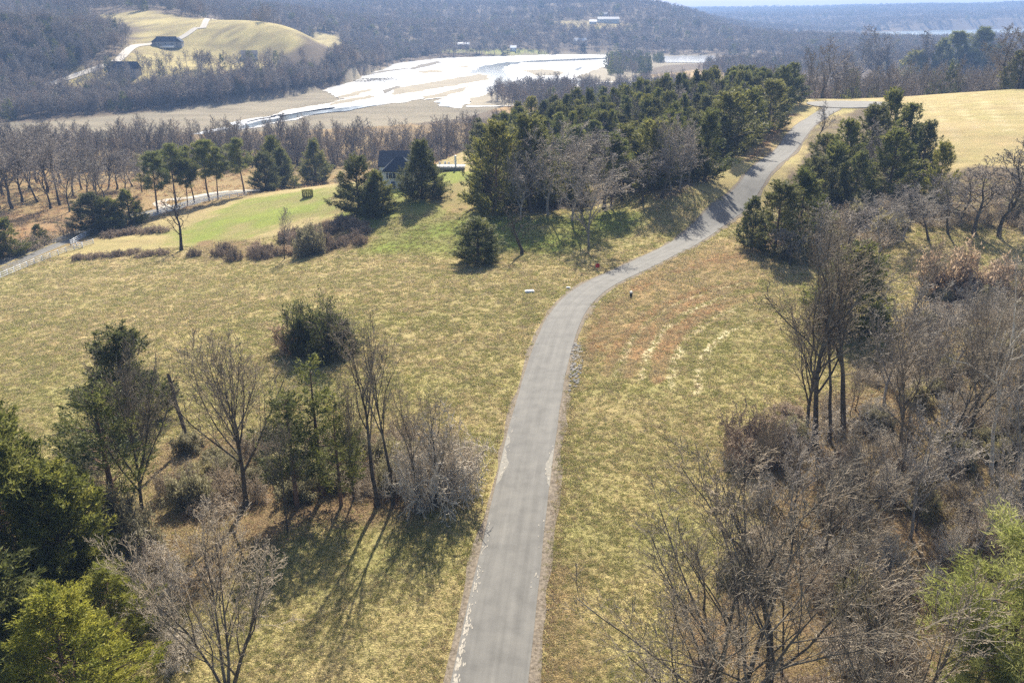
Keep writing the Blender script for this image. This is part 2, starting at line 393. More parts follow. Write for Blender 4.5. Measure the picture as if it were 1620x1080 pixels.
# ------------------------------------------------------------------ roads
def catmull(P, step):
    P = np.array(P, float); P = np.vstack([2 * P[0] - P[1], P, 2 * P[-1] - P[-2]]); out = []
    for i in range(1, len(P) - 2):
        n = max(2, int(np.linalg.norm(P[i + 1] - P[i]) / step))
        for t in np.arange(n) / n:
            a, b, c, d = P[i - 1], P[i], P[i + 1], P[i + 2]
            out.append(.5 * ((2 * b) + (-a + c) * t + (2 * a - 5 * b + 4 * c - d) * t * t + (-a + 3 * b - 3 * c + d) * t**3))
    out.append(P[-2]); return np.array(out)
def offset_line(L, o):
    t = np.gradient(L, axis=0); t /= np.linalg.norm(t, axis=1)[:, None]
    nrm = np.stack([t[:, 1], -t[:, 0]], 1)           # right-hand side
    return L + nrm * np.asarray(o).reshape(-1, 1)
def strip(L, o0, o1, lift, n=6):
    """draped strip between offsets o0..o1 (arrays or numbers) right of line L"""
    o0 = np.broadcast_to(o0, len(L)); o1 = np.broadcast_to(o1, len(L)); cols = []
    for k in range(n + 1):
        q = offset_line(L, o0 + (o1 - o0) * k / n); z = H(q[:, 0], q[:, 1]) + lift
        cols.append(np.column_stack([q, z]))
    V = np.stack(cols, 1).reshape(-1, 3); m = len(L)
    i = np.arange(n)[None] + np.arange(m - 1)[:, None] * (n + 1)
    return V, np.stack([i, i + 1, i + 2 + n, i + 1 + n], -1).reshape(-1, 4)
edge_l = [(709,1080),(741,930),(778,780),(797,700),(812,640),(832,580),(850,530),(870,490),(900,457),(945,433),(1000,410),(1050,388),(1100,355),(1150,310),(1180,280),(1215,243),(1250,207),(1274,183)]
edge_r = [(838,1080),(856,930),(872,780),(880,700),(888,640),(898,580),(910,530),(926,490),(952,463),(1000,441),(1060,415),(1110,388),(1150,352),(1182,320),(1205,300),(1240,265),(1268,230),(1290,203)]
mid = []
for a, b in zip(edge_l, edge_r):
    pa, pb = np.array(hit2(*a)), np.array(hit2(*b)); mid.append((pa + pb) / 2)
d0 = mid[0] - mid[1]; d0 /= np.linalg.norm(d0)
culde = np.array(hit2(1322, 168))
mid = [mid[0]] + [(mid[i-1] + 2 * mid[i] + mid[i+1]) / 4 for i in range(1, len(mid) - 1)] + [mid[-1]]
lane = catmull([mid[0] + d0 * 60, mid[0] + d0 * 25] + mid + [culde], 1.0)
HW = 2.7
def mat_asphalt():
    m, nt, out = new_mat("worn_asphalt"); p = pos(nt)
    at = nt.nodes.new("ShaderNodeAttribute"); at.attribute_name = "across"
    n1 = noise(nt, 0.5, 4, 0.6, p); n2 = noise(nt, 14, 4, 0.7, p)
    cx = nt.nodes.new("ShaderNodeCombineXYZ"); nt.links.new(at.outputs["Fac"], cx.inputs[0])
    al = nt.nodes.new("ShaderNodeAttribute"); al.attribute_name = "along"
    mm = nt.nodes.new("ShaderNodeMath"); mm.operation = 'MULTIPLY'; mm.inputs[1].default_value = 0.03; nt.links.new(al.outputs["Fac"], mm.inputs[0]); nt.links.new(mm.outputs[0], cx.inputs[1])
    n3 = noise(nt, 1.6, 4, 0.55, cx.outputs[0])
    c = ramp(nt, n3.outputs[0], [(0.3, (0.104, 0.101, 0.093)), (0.7, (0.142, 0.138, 0.127))])
    c = mix(nt, c, ramp(nt, n1.outputs[0], [(0.32, (0.82, 0.82, 0.82)), (0.5, (1, 1, 1)), (0.7, (1.16, 1.15, 1.13))]), 1.0, 'MULTIPLY')
    c = mix(nt, c, ramp(nt, n2.outputs[0], [(0.3, (0.8, 0.8, 0.8)), (0.7, (1.15, 1.15, 1.15))]), 0.7, 'MULTIPLY')
    principled(nt, out, c, 0.85, bump(nt, n2.outputs[0], 0.25, 0.02), 0.25)
    return m
ASPH = mat_asphalt()
def road_mesh(name, L, o0, o1, lift, mat, n=8):
    V, F = strip(L, o0, o1, lift, n)
    ac = np.tile(np.linspace(-1, 1, n + 1) * 2.85, len(L)); al = np.repeat(np.arange(len(L)) * 1.0, n + 1)
    return mesh_from(name, V, F, mat, True, {"across": ('FLOAT', ac), "along": ('FLOAT', al)})
wob = lambda s, k, a: a * vnoise(np.arange(len(lane)) * 1.0, np.zeros(len(lane)), s, k)
widen = np.interp(np.arange(len(lane)), [0, len(lane) * .75, len(lane)], [0, 0, .5])
kind(link("gravel_shoulder", (lambda vf: mesh_from("gravel_shoulder", *vf, plain("shoulder_gravel", (0.155, 0.13, 0.10), 0.95, 0.5, 3.5, 0.1, False), True))(
    strip(lane, -HW - 0.5 + wob(3, 1, .2) + wob(9, 3, .25), HW + 0.75 + wob(3, 2, .25) + wob(11, 4, .3), 0.035, 10))), "structure")
kind(link("lane", road_mesh("lane", lane, -HW - widen + wob(4, 5, .07), HW + widen + wob(4, 6, .07), 0.075, ASPH)), "structure")
def disc(name, c, r, lift, mat, ry=None):
    V = [(c[0], c[1], 0)]; F = []; rr = [0.25, .5, .75, 1.0]; na = 48
    for q in rr:
        for k in range(na):
            a = 2 * math.pi * k / na; V.append((c[0] + r * q * math.cos(a), c[1] + (ry or r) * q * math.sin(a), 0))
    for k in range(na): F.append([0, 1 + k, 1 + (k + 1) % na])
    for j in range(3):
        for k in range(na):
            a = 1 + j * na; F.append([a + k, a + na + k, a + na + (k + 1) % na, a + (k + 1) % na])
    V = np.array(V, float); V[:, 2] = H(V[:, 0], V[:, 1]) + lift
    return mesh_from(name, V, F, mat, True, {"across": ('FLOAT', V[:, 0] - c[0]), "along": ('FLOAT', V[:, 1])})
kind(link("turning_circle", disc("turning_circle", culde + np.array((7, 6)), 15, 0.25, ASPH)), "structure")
# valley road
vr_px = [(-90,462),(0,422),(60,397),(126,370),(180,352),(222,341),(290,324),(336,312),(400,301),(450,296)]
vroad = catmull([at_height(a, b, -13) for a, b in vr_px], 1.5)
VA = plain("valley_asphalt", (0.125, 0.122, 0.115), 0.9, 0.15, 1.5, 0.2, False)
V, F = strip(vroad, -4.7, 4.7, 0.05, 6); kind(link("road_verge", mesh_from("road_verge", V, F, plain("verge_gravel", (0.24, 0.2, 0.13), 0.95, 0.3, 2, 0.1, False), True)), "structure")
V, F = strip(vroad, -4.0, 4.0, 0.10, 6); vro = kind(link("road", mesh_from("road", V, F, VA, True)), "structure")
YEL = plain("yellow_road_paint", (0.62, 0.46, 0.10), 0.7, 0.2, 3, 0.3, False)
WHT = plain("white_road_paint", (0.35, 0.35, 0.33), 0.7, 0.2, 3, 0.3, False)
for o in (-.17, .17):
    V, F = strip(vroad, o - .07, o + .07, 0.114, 1); link("centre_line", mesh_from("centre_line", V, F, YEL, True), vro)
for o in (-3.7, 3.7):
    V, F = strip(vroad, o - .06, o + .06, 0.114, 1); link("edge_line", mesh_from("edge_line", V, F, WHT, True), vro)
GRV = plain("pale_gravel", (0.40, 0.37, 0.32), 0.95, 0.2, 2, 0.1, False)
jd = catmull([at_height(a, b, -14) for a, b in [(262,331),(252,322),(265,317),(300,316),(360,305),(420,300)]], 2)
V, F = strip(jd, -2.0, 2.0, 0.09, 4); kind(link("gravel_drive", mesh_from("gravel_drive", V, F, GRV, True)), "structure")
hd = catmull(poly((60,140),(120,120),(178,100),(195,88),(215,73),(250,69),(285,61),(310,45),(325,36),(340,31)), 6)
V, F = strip(hd, -3.2, 3.2, 0.35, 3); kind(link("hill_drive", mesh_from("hill_drive", V, F, GRV, True)), "structure")
# pale broken flakes along the lane's edges
PAT = plain("pale_road_dust", (0.30, 0.275, 0.23), 0.9, 0.25, 3, 0.2, False)
PATCH = plain('pale_patch_asphalt', (0.20, 0.19, 0.165), 0.9, 0.15, 3, 0.2, False)
rng = np.random.default_rng(5)
Vp, Fp = [], []
arc = np.concatenate([[0], np.cumsum(np.linalg.norm(np.diff(lane, axis=0), axis=1))])
for px, py, n_, s_, sd_ in [(712,1060,90,.3,-1),(722,1000,70,.26,-1),(740,930,40,.22,-1),(756,870,20,.2,-1),(805,690,9,.25,-1),(795,735,12,.3,-1),(868,740,16,.26,1),(858,905,6,.22,1),(856,850,5,.22,1)]:
    c0 = np.array(hit2(px, py)); i0 = int(np.argmin(np.hypot(*(lane - c0).T)))
    for _ in range(n_):
        i1 = min(max(i0 + int(rng.normal() * 2.2), 1), len(lane) - 2); t = unit0 = lane[i1 + 1] - lane[i1]; t = t / np.linalg.norm(t); nr = np.array((t[1], -t[0]))
        c = lane[i1] + t * rng.uniform(-.5, .5) + nr * sd_ * (HW - .12 - abs(rng.normal()) * .22)
        b = len(Vp); k = 7; a0 = rng.uniform(0, 6.28)
        for j_ in range(k):
            r_ = s_ * rng.uniform(.15, .8); aa = a0 + j_ * 6.283 / k
            q = c + t * math.cos(aa) * r_ * 1.3 + nr * math.sin(aa) * r_ * .4
            Vp.append((q[0], q[1], 0))
        Fp.append(list(range(b, b + k)))
Vp = np.array(Vp); Vp[:, 2] = H(Vp[:, 0], Vp[:, 1]) + 0.081 + 0.00008 * np.repeat(np.arange(len(Fp)), 7)
for px_, py_, sd_, ln_, wd_ in [(793,738,-1,7,.75),(868,742,1,6,.6),(803,700,-1,2.5,.5)]:
    c0 = np.array(hit2(px_, py_)); i0 = int(np.argmin(np.hypot(*(lane - c0).T))); nn = int(ln_); seg = lane[max(0, i0 - nn // 2):i0 + nn // 2 + 2]; tt = np.sin(np.linspace(.05, math.pi - .05, len(seg)))
    V, F = strip(seg, sd_ * (HW - .02) * np.ones(len(seg)), sd_ * (HW - .02 - wd_ * tt * (1 + .2 * np.sin(np.arange(len(seg)) * 2.1))), 0.0795, 3)
    if sd_ > 0: F = F[:, ::-1]
    kind(link("road_patch", mesh_from("road_patch", V, F, PATCH, True)), "structure")
kind(link("road_dust", mesh_from("road_dust", Vp, Fp, PAT)), "stuff")

# ------------------------------------------------------------------ lake
def sheet(name, zpts, lift, mat, rough_edge=2.5, px=True, sub=4):
    P = np.array([at_height(560 + a / 2.7, 60 + b / 2.7, WATER) for a, b in zpts]) if px else np.array(zpts)
    Q = []
    for i in range(len(P)):
        a, b = P[i], P[(i + 1) % len(P)]; n = max(2, min(40, int(np.linalg.norm(b - a) / sub)))
        for t in np.arange(n) / n:
            q = a + (b - a) * t
            Q.append(q + rough_edge * np.array((vnoise(q[0], q[1], 14, 41) * 1.5, vnoise(q[0], q[1], 14, 42) * 2.0)) + rough_edge * .5 * np.array((vnoise(q[0], q[1], 5, 43), vnoise(q[0], q[1], 5, 44))))
    bm = bmesh.new(); vs_ = [bm.verts.new((q[0], q[1], WATER + lift)) for q in Q]
    bm.faces.new(vs_); bmesh.ops.triangulate(bm, faces=bm.faces)
    bm.normal_update()
    for f in bm.faces:
        if f.normal.z < 0: f.normal_flip()
    me = bpy.data.meshes.new(name); bm.to_mesh(me); bm.free(); me.materials.append(mat)
    return kind(link(name, me), "structure")
def mat_wet(name, c, rough, bs):
    m, nt, out = new_mat(name); p = pos(nt)
    mp = nt.nodes.new("ShaderNodeMapping"); mp.inputs["Scale"].default_value = (0.05, 0.16, 1); nt.links.new(p, mp.inputs[0])
    n = noise(nt, 1.0, 5, 0.6, mp.outputs[0])
    cc = ramp(nt, n.outputs[0], [(0.3, tuple(v * .55 for v in c)), (0.5, tuple(v * .95 for v in c)), (0.7, c)])
    pr = principled(nt, out, cc, rough, bump(nt, n.outputs[0], bs, 0.3), 0.5)
    return m
FLAT_GLARE = mat_wet("wet_flat_painted_glare", (0.66, 0.67, 0.68), 0.2, 0.12)  # near-white base colour paints the sky glare onto the shallow wet flats
CHAN = mat_wet("channel_water", (0.07, 0.10, 0.12), 0.12, 0.25)
MUD = plain("dry_mud", (0.20, 0.17, 0.115), 0.9, 0.2, 0.05, 0.2, False)
MUDD = plain("dark_mud", (0.10, 0.085, 0.06), 0.9, 0.2, 0.1, 0.2, False)
SHORE = [(-60,190),(0,163),(60,145),(170,105),(370,85),(560,75),(820,73),(1085,76),(1085,105),(1070,122),(990,146),(950,160),(975,178),(1060,192),(900,212),(830,196),(760,192),(640,212),(560,238),(480,268),(430,294),(350,290),(380,258),(430,236),(300,252),(120,280),(-60,306),(-500,395),(-560,390),(-300,320),(-80,278),(40,258),(-60,250),(-130,225)]
WETM = mat_wet("wet_mud", (0.40, 0.37, 0.32), 0.35, 0.2)
def grown(zp, e):
    P_ = np.array(zp, float); t_ = np.roll(P_, -1, 0) - np.roll(P_, 1, 0); t_ /= np.linalg.norm(t_, axis=1)[:, None] + 1e-9
    ar = np.sum(P_[:, 0] * np.roll(P_[:, 1], -1) - np.roll(P_[:, 0], -1) * P_[:, 1]); sg = 1 if ar > 0 else -1
    return [tuple(v) for v in P_ + np.stack([t_[:, 1], -t_[:, 0] * .55], 1) * e * sg]
sheet("wet_mud", grown(SHORE, 9), 0.05, WETM, 3.5)
sheet("water", SHORE, 0.10, FLAT_GLARE)
sheet("river", [(478,156),(540,122),(640,106),(800,96),(1080,84),(1082,92),(900,101),(720,106),(650,122),(640,140),(660,160),(690,176),(640,196),(560,200),(585,178),(570,156)], 0.16, CHAN)
sheet("river", [(340,290),(420,252),(520,224),(640,200),(700,184),(696,193),(560,232),(440,286),(400,296)], 0.16, CHAN)
sheet("river", [(-560,392),(-200,318),(0,294),(140,268),(260,246),(262,252),(140,280),(0,306),(-200,334),(-540,402)], 0.16, CHAN, 1.5)
sheet("river", [(880,190),(940,180),(1010,196),(930,210)], 0.16, CHAN)
sheet("river", [(560,70),(820,66),(1085,66),(1085,74),(820,71),(560,77)], 0.16, CHAN, 1.0)
sheet("river", [(940,135),(965,125),(975,132),(955,143)], 0.16, CHAN, 1)
sheet("backwater", [(1280,78),(1540,76),(1560,106),(1340,106),(1290,96)], 0.12, mat_wet("grey_backwater", (0.35, 0.36, 0.37), 0.15, 0.2))
for zp in ([(160,240),(180,215),(330,190),(540,154),(576,160),(570,180),(480,197),(300,226),(180,246)], [(715,140),(800,134),(905,145),(880,160),(780,163)],
           [(270,144),(330,138),(385,140),(380,149),(290,152)], [(-60,250),(0,232),(60,220),(82,226),(0,247),(-80,262)], [(-90,275),(0,258),(80,244),(92,252),(0,272),(-100,292)],
           [(945,168),(1000,148),(1062,122),(1090,126),(1190,190),(990,188)], [(400,121),(490,117),(480,127)], [(300,250),(490,208),(484,221),(380,252),(300,264)],
           [(500,262),(640,214),(760,194),(900,212),(1000,214),(980,250),(640,290),(480,290)]):
    sheet("wet_mud", grown(zp, 5), 0.19, WETM, 2.6); sheet("mud_bar", zp, 0.22, MUD, 1.8)
for zp in ([(238,132),(280,116),(360,100),(374,105),(310,123),(250,137)], [(30,166),(120,142),(240,128),(242,131),(120,148)], [(120,226),(190,205),(200,210),(130,240)]):
    sheet("mud_bar", zp, 0.28, MUDD, 1.2)
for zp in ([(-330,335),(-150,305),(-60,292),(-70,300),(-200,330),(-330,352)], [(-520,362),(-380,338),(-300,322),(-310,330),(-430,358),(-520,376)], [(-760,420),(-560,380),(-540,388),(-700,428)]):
    sheet("water", zp, 0.10, FLAT_GLARE, 2.0)
sheet("lake", [tuple(p) for p in FARLAKE], 0.1, mat_wet("far_lake_water", (0.25, 0.33, 0.38), 0.15, 0.2), 6, False, 15)
#PART2
# ------------------------------------------------------------------ plant prototypes
def unit(v): return v / (np.linalg.norm(v) + 1e-9)
def rot_from(d, ang, az):
    a = np.cross(d, (0.0, 0.0, 1.0))
    if np.linalg.norm(a) < 1e-3: a = np.array((1.0, 0, 0))
    a = unit(a); b = np.cross(d, a)
    return unit(d * math.cos(ang) + (a * math.cos(az) + b * math.sin(az)) * math.sin(ang))
def grow_tree(seed, height=15.0, girth=0.16, n=(14, 9, 7, 5), lens=(0.5, 0.45, 0.42, 0.45), angs=(42, 42, 45, 48), t0=0.3, up=0.10, wig=0.10,
              stems=1, lean=0.05, rmin=0.010, straight=0.72, nsegs=(9, 6, 4, 2, 2)):
    """returns (trunk segments, crown segments) of a leafless tree"""
    rg = np.random.default_rng(seed); trunk, crown = [], []
    maxl = len(n)
    def branch(p, d, L, r, lvl, az0):
        ns = nsegs[lvl]; pts = [p.copy()]; rr = [r]; dd = d.copy(); dirs = [d]
        end = 0.16 if lvl == 0 else 0.35
        for i in range(ns):
            dd = unit(dd + rg.normal(size=3) * wig * (1 + 0.5 * lvl) + np.array((0, 0, up if lvl > 0 else 0.03)))
            pts.append(pts[-1] + dd * L / ns); dirs.append(dd); rr.append(max(rmin, r * (1 - (1 - end) * (i + 1) / ns)))
        tgt = trunk if lvl <= 1 else crown
        for i in range(ns): tgt.append((*pts[i], *pts[i + 1], rr[i], rr[i + 1]))
        if lvl >= maxl: return
        k = n[lvl]
        for c in range(k):
            t = (t0 if lvl == 0 else 0.18) + (1 - (t0 if lvl == 0 else 0.18)) * (c + rg.uniform(0.1, 0.9)) / k
            f = t * ns; i = min(int(f), ns - 1); q = pts[i] + (pts[i + 1] - pts[i]) * (f - i)
            az = az0 + c * 2.4 + rg.normal() * 0.4
            an = R(angs[lvl]) * rg.uniform(0.65, 1.25) * ((1.15 - 0.45 * t) if lvl == 0 else 1)
            cl = L * lens[lvl] * rg.uniform(0.7, 1.2) * (1.1 - 0.55 * t)
            cr = max(rmin, min(rr[i] * rg.uniform(0.45, 0.62), 0.0165 * cl ** 1.12 * rg.uniform(.85, 1.2)))
            branch(q, rot_from(dirs[i], an, az), cl, cr, lvl + 1, rg.uniform(0, 6.28))
    for s in range(stems):
        a = rg.uniform(0, 6.28)
        sp_ = lean if stems == 1 else 0.22
        d = unit(np.array((math.cos(a + s * 2.2) * sp_, math.sin(a + s * 2.2) * sp_, 1.0)))
        off = np.zeros(3) if stems == 1 else np.array((math.cos(a + s * 2.2), math.sin(a + s * 2.2), 0)) * girth * 1.1
        branch(off + (0, 0, -0.2), d, height * straight * rg.uniform(.9, 1.02), girth * (1 if stems == 1 else rg.uniform(.6, .9)), 0, rg.uniform(0, 6.28))
    T, C = np.array(trunk), np.array(crown)
    top = np.percentile(C[:, 5], 98.5); w = np.percentile(np.hypot(C[:, 3] - T[0, 0], C[:, 4] - T[0, 1]), 90)
    # root flare
    T[0, 6] *= 1.35
    return T, C, top, w * 2
class Proto:
    def __init__(s, parts, h, w): s.parts, s.h, s.w = parts, h, w
def bare_proto(seed, bark, twig, sides=(7, 3), **kw):
    T, C, h, w = grow_tree(seed, **kw)
    V, F = tubes(T, sides[0]); a = mesh_from("trunk", V, F, bark, True)
    V, F = tubes(C, sides[1]); b = mesh_from("crown", V, F, twig, False)
    return Proto([("trunk", a), ("crown", b)], h, w)
BARK = mat_bark("grey_bark", (0.040, 0.034, 0.027), (0.12, 0.105, 0.085), (0.19, 0.18, 0.145))
TWIG = mat_bark("grey_twigs", (0.15, 0.126, 0.094), (0.32, 0.275, 0.21))
TWIGM = mat_bark("wood_grey_twigs", (0.17, 0.15, 0.13), (0.33, 0.30, 0.265))
TWIGP = mat_bark("pale_twigs", (0.235, 0.198, 0.148), (0.46, 0.395, 0.30))
TWIGB = mat_bark("brown_twigs", (0.22, 0.17, 0.125), (0.38, 0.31, 0.235))
WBARK = mat_bark("white_bark", (0.28, 0.26, 0.22), (0.60, 0.58, 0.51))
PBARK = mat_bark("pine_bark", (0.07, 0.045, 0.032), (0.17, 0.115, 0.085))
oak = [bare_proto(10 + i, BARK, TWIG, height=15, n=(13, 8, 6, 3), angs=(42, 40, 42, 44), lens=(0.62, 0.48, 0.44, 0.5), wig=.09) for i in range(3)]
vase = [bare_proto(20 + i, BARK, TWIG, height=14, n=(17, 9, 6, 3), angs=(30, 26, 30, 36), up=0.10, t0=0.3, wig=0.04, lens=(0.8, 0.5, 0.44, 0.5), straight=.62) for i in range(2)]
tall = [bare_proto(30 + i, BARK, TWIG, height=19, girth=0.2, n=(9, 9, 6, 4), angs=(26, 36, 42, 44), t0=0.45, lens=(0.6, 0.42, 0.44, 0.5), straight=0.66, wig=0.08) for i in range(3)]
multi = [bare_proto(40 + i, BARK, TWIGP, height=11, girth=0.13, stems=4, n=(10, 7, 5, 3), angs=(30, 32, 38, 42), t0=0.18, lens=(0.6, 0.46, 0.44, 0.5), up=0.10, wig=.06) for i in range(2)]
wide = [bare_proto(45, BARK, TWIG, height=13, girth=0.16, stems=3, n=(9, 8, 6, 3), angs=(46, 32, 38, 42), t0=0.15, lens=(0.95, 0.42, 0.44, 0.5), up=0.03, wig=.05)]
syc = [bare_proto(50, WBARK, TWIGP, height=20, girth=0.24, n=(13, 8, 6, 4), angs=(56, 46, 48, 48), t0=0.3, lens=(0.5, 0.5, 0.45, 0.5), wig=0.14, straight=0.85)]
TWIGG = mat_bark("ash_grey_twigs", (0.23, 0.205, 0.172), (0.43, 0.39, 0.335))
GBARK = mat_bark("pale_grey_bark", (0.16, 0.145, 0.125), (0.36, 0.335, 0.295))
pale = [bare_proto(60 + i, GBARK, TWIGG, height=11, girth=.12, n=(14, 8, 6, 4), angs=(46, 40, 44, 46), t0=0.2, wig=0.11, lens=(0.66, .46, .42, .45), rmin=.014) for i in range(2)]
midb = [bare_proto(70 + i, BARK, TWIGM, sides=(5, 3), height=16, n=(13, 8, 6, 3), lens=(0.46, 0.45, 0.45, .5), angs=(36, 40, 44, 46), t0=0.28, rmin=0.018, nsegs=(7, 4, 3, 2, 1)) for i in range(4)]
dead = []
def dead_proto(seed):
    T, C, h, w = grow_tree(seed, height=9, girth=0.22, n=(8, 5, 4), lens=(0.6, 0.5, 0.45), angs=(55, 48, 48), t0=0.3, wig=0.2, rmin=0.02, nsegs=(7, 6, 4, 3))
    DB = mat_bark("dark_dead_bark", (0.03, 0.025, 0.02), (0.09, 0.075, 0.06))
    V, F = tubes(T, 7); a = mesh_from("trunk", V, F, DB, True); V, F = tubes(C, 3); b = mesh_from("crown", V, F, DB)
    return Proto([("trunk", a), ("crown", b)], h, w)
dead = [dead_proto(90)]

def tint_of(n, k, rng): return np.repeat(np.clip(rng.normal(0.5, 0.28, n), 0, 1), k)
def cedar_proto(seed, leaf, h=10.0, w=4.6, clumps=330, per=95, shape=0.75, base=0.05, size=0.26, gap=0.15):
    rg = np.random.default_rng(seed); C, D, L, W_, T = [], [], [], [], []
    lobes = rg.uniform(0, 6.28, 4); br = []
    bare_az = rg.uniform(0, 6.28)
    for i in range(clumps):
        t = base + (1 - base) * rg.uniform(0, 1) ** 1.3
        s = (t - base) / (1 - base)
        prof = (1 - s) ** shape * (0.55 + 0.45 * min(1, s / 0.2))
        az = rg.uniform(0, 6.283)
        lump = 1 + 0.22 * math.sin(2 * az + lobes[0] + 5 * s) + 0.2 * math.sin(3 * az + lobes[1] - 11 * s) + 0.16 * math.sin(5 * az + lobes[2] + 19 * s)
        if lump < 1 - gap and rg.random() < .6: continue
        rad = w / 2 * prof * lump * (rg.uniform(0.25, 1.0) ** 0.5) + 0.04
        if rg.random() < 0.16: rad *= 1.28
        c = np.array((math.cos(az) * rad, math.sin(az) * rad, t * h))
        out = unit(np.array((math.cos(az), math.sin(az), 0.75 + 1.2 * s + rg.normal() * .25)) + rg.normal(size=3) * .2)
        fl = h * 0.075 * rg.uniform(0.6, 1.5)                       # frond length
        if i % 2 == 0: br.append((0, 0, max(.2, c[2] - rad * .55), *c, 0.04, 0.012))
        u = rg.uniform(-.35, 1, per); wid = (1.05 - np.abs(u)) * fl * .30
        C.append(c + out * (u * fl)[:, None] + rg.normal(size=(per, 3)) * wid[:, None])
        D.append(out + rg.normal(size=(per, 3)) * 0.6)
        L.append(rg.uniform(0.6, 1.4, per) * size); W_.append(rg.uniform(0.6, 1.2, per) * size * 0.34)
        T.append(np.clip(np.full(per, rg.normal(0.42, 0.22)) + rg.normal(size=per) * 0.12 + .18 * u, 0, 1))
    C, D, L, W_, T = map(np.concatenate, (C, D, L, W_, T))
    V, F = blades(C, D, L, W_, rg)
    crown = mesh_from("crown", V, F, leaf, False, {"tint": ('FLOAT', np.repeat(T, 3))})
    segs = [(0, 0, -0.2, 0, 0, h * .35, 0.17, 0.12), (0, 0, h * .35, 0.03, 0, h * .7, 0.12, 0.06), (0.03, 0, h * .7, 0, 0, h * .98, 0.06, 0.02)]
    V, F = tubes(np.array(segs + br), 6); tr = mesh_from("trunk", V, F, PBARK, True)
    return Proto([("trunk", tr), ("crown", crown)], h * 1.04, w * .86)
CEDAR = mat_leaf("cedar_foliage", (0.048, 0.062, 0.020), (0.115, 0.130, 0.036), (0.21, 0.21, 0.062), 0.45, .4)
CEDARY = mat_leaf("yellow_green_cedar", (0.10, 0.12, 0.022), (0.21, 0.22, 0.04), (0.33, 0.32, 0.065), 0.5)
PINE = mat_leaf("pine_needles", (0.065, 0.085, 0.026), (0.145, 0.165, 0.045), (0.26, 0.265, 0.09), 0.45)
OLIVE = mat_leaf("olive_leaves", (0.12, 0.115, 0.06), (0.25, 0.23, 0.125), (0.42, 0.385, 0.25), 0.42)
BROWNL = mat_leaf("dead_brown_leaves", (0.22, 0.15, 0.10), (0.40, 0.29, 0.20), (0.55, 0.44, 0.33), 0.4)
cedar = [cedar_proto(100 + i, CEDAR, shape=[.62, .8, .5, .95][i]) for i in range(4)]
cedary = [cedar_proto(110 + i, CEDARY, w=5.5, shape=[.6, .8][i], per=130, size=.2) for i in range(2)]
cedar_big = [cedar_proto(116, CEDAR, h=14, w=8, clumps=620, per=100, shape=.8, size=.28)]
CEDARO = mat_leaf("olive_cedar_foliage", (0.06, 0.068, 0.022), (0.14, 0.145, 0.042), (0.24, 0.23, 0.075), 0.45, .4)
cedar_mid = [cedar_proto(120 + i, CEDARO if i in (0, 2) else CEDAR, w=5.2, clumps=250, per=52, shape=[.5, .75, .45, .8, .58][i], size=0.38, gap=.05) for i in range(5)]
cedar_open = [cedar_proto(130 + i, CEDAR, h=11, w=3.4, clumps=[120, 80][i], per=85, shape=.6, base=[.3, .22][i], size=.22) for i in range(2)]
def pine_proto(seed, h=18.0, w=7.0, t0=0.42, whorls=13, per=46, size=0.55, mat=None, thin=.17, cl=6):
    rg = np.random.default_rng(seed); segs = []; C, D, T = [], [], []
    p = np.array((0, 0, -.2)); d = unit(np.array((rg.normal() * .03, rg.normal() * .03, 1))); pts = [p]
    for i in range(10):
        d = unit(d + rg.normal(size=3) * .025 + (0, 0, .03)); pts.append(pts[-1] + d * h * .97 / 10)
    for i in range(10): segs.append((*pts[i], *pts[i + 1], 0.24 * (1 - i * .088), 0.24 * (1 - (i + 1) * .088)))
    for k in range(whorls):
        t = t0 + (1 - t0) * (k + rg.uniform(0, .6)) / whorls; f = min(t, .99) * 10; q = pts[int(f)] + (pts[int(f) + 1] - pts[int(f)]) * (f % 1)
        s = (t - t0) / (1 - t0); rl = w / 2 * (0.6 + 0.5 * min(1, s / .3)) * (1 - s) ** 0.55 + .4
        for b in range(rg.integers(3, 6)):
            az = rg.uniform(0, 6.28); L = rl * rg.uniform(.55, 1.15)
            e = q + np.array((math.cos(az) * L, math.sin(az) * L, L * rg.uniform(-.05, .5)))
            m = (q + e) / 2 + (0, 0, -.05 * L); segs += [(*q, *m, .05, .035), (*m, *e, .035, .015)]
            for c in range(cl):
                u = rg.uniform(.35, 1.05); cc = q + (e - q) * u + rg.normal(size=3) * L * .13
                C.append(cc + rg.normal(size=(per, 3)) * .24); D.append(rg.normal(size=(per, 3)) + unit(e - q) * .6 + (0, 0, .5)); T.append(np.clip(np.full(per, rg.normal(.5, .22)) + rg.normal(size=per) * .1, 0, 1))
    C, D, T = map(np.concatenate, (C, D, T)); n = len(C)
    V, F = blades(C, D, rg.uniform(.6, 1.2, n) * size, rg.uniform(.7, 1.2, n) * size * thin, rg)
    cr = mesh_from("crown", V, F, mat or PINE, False, {"tint": ('FLOAT', np.repeat(T, 3))})
    V, F = tubes(np.array(segs), 6); tr = mesh_from("trunk", V, F, PBARK, True)
    return Proto([("trunk", tr), ("crown", cr)], h, w)
pine = [pine_proto(140 + i) for i in range(3)]
pine_near = [pine_proto(150, h=11, w=6, t0=.22, whorls=11, per=110, size=.36, thin=.11, cl=5, mat=mat_leaf("bright_pine_needles", (0.14, 0.165, 0.035), (0.28, 0.30, 0.075), (0.45, 0.45, 0.16), 0.55))]
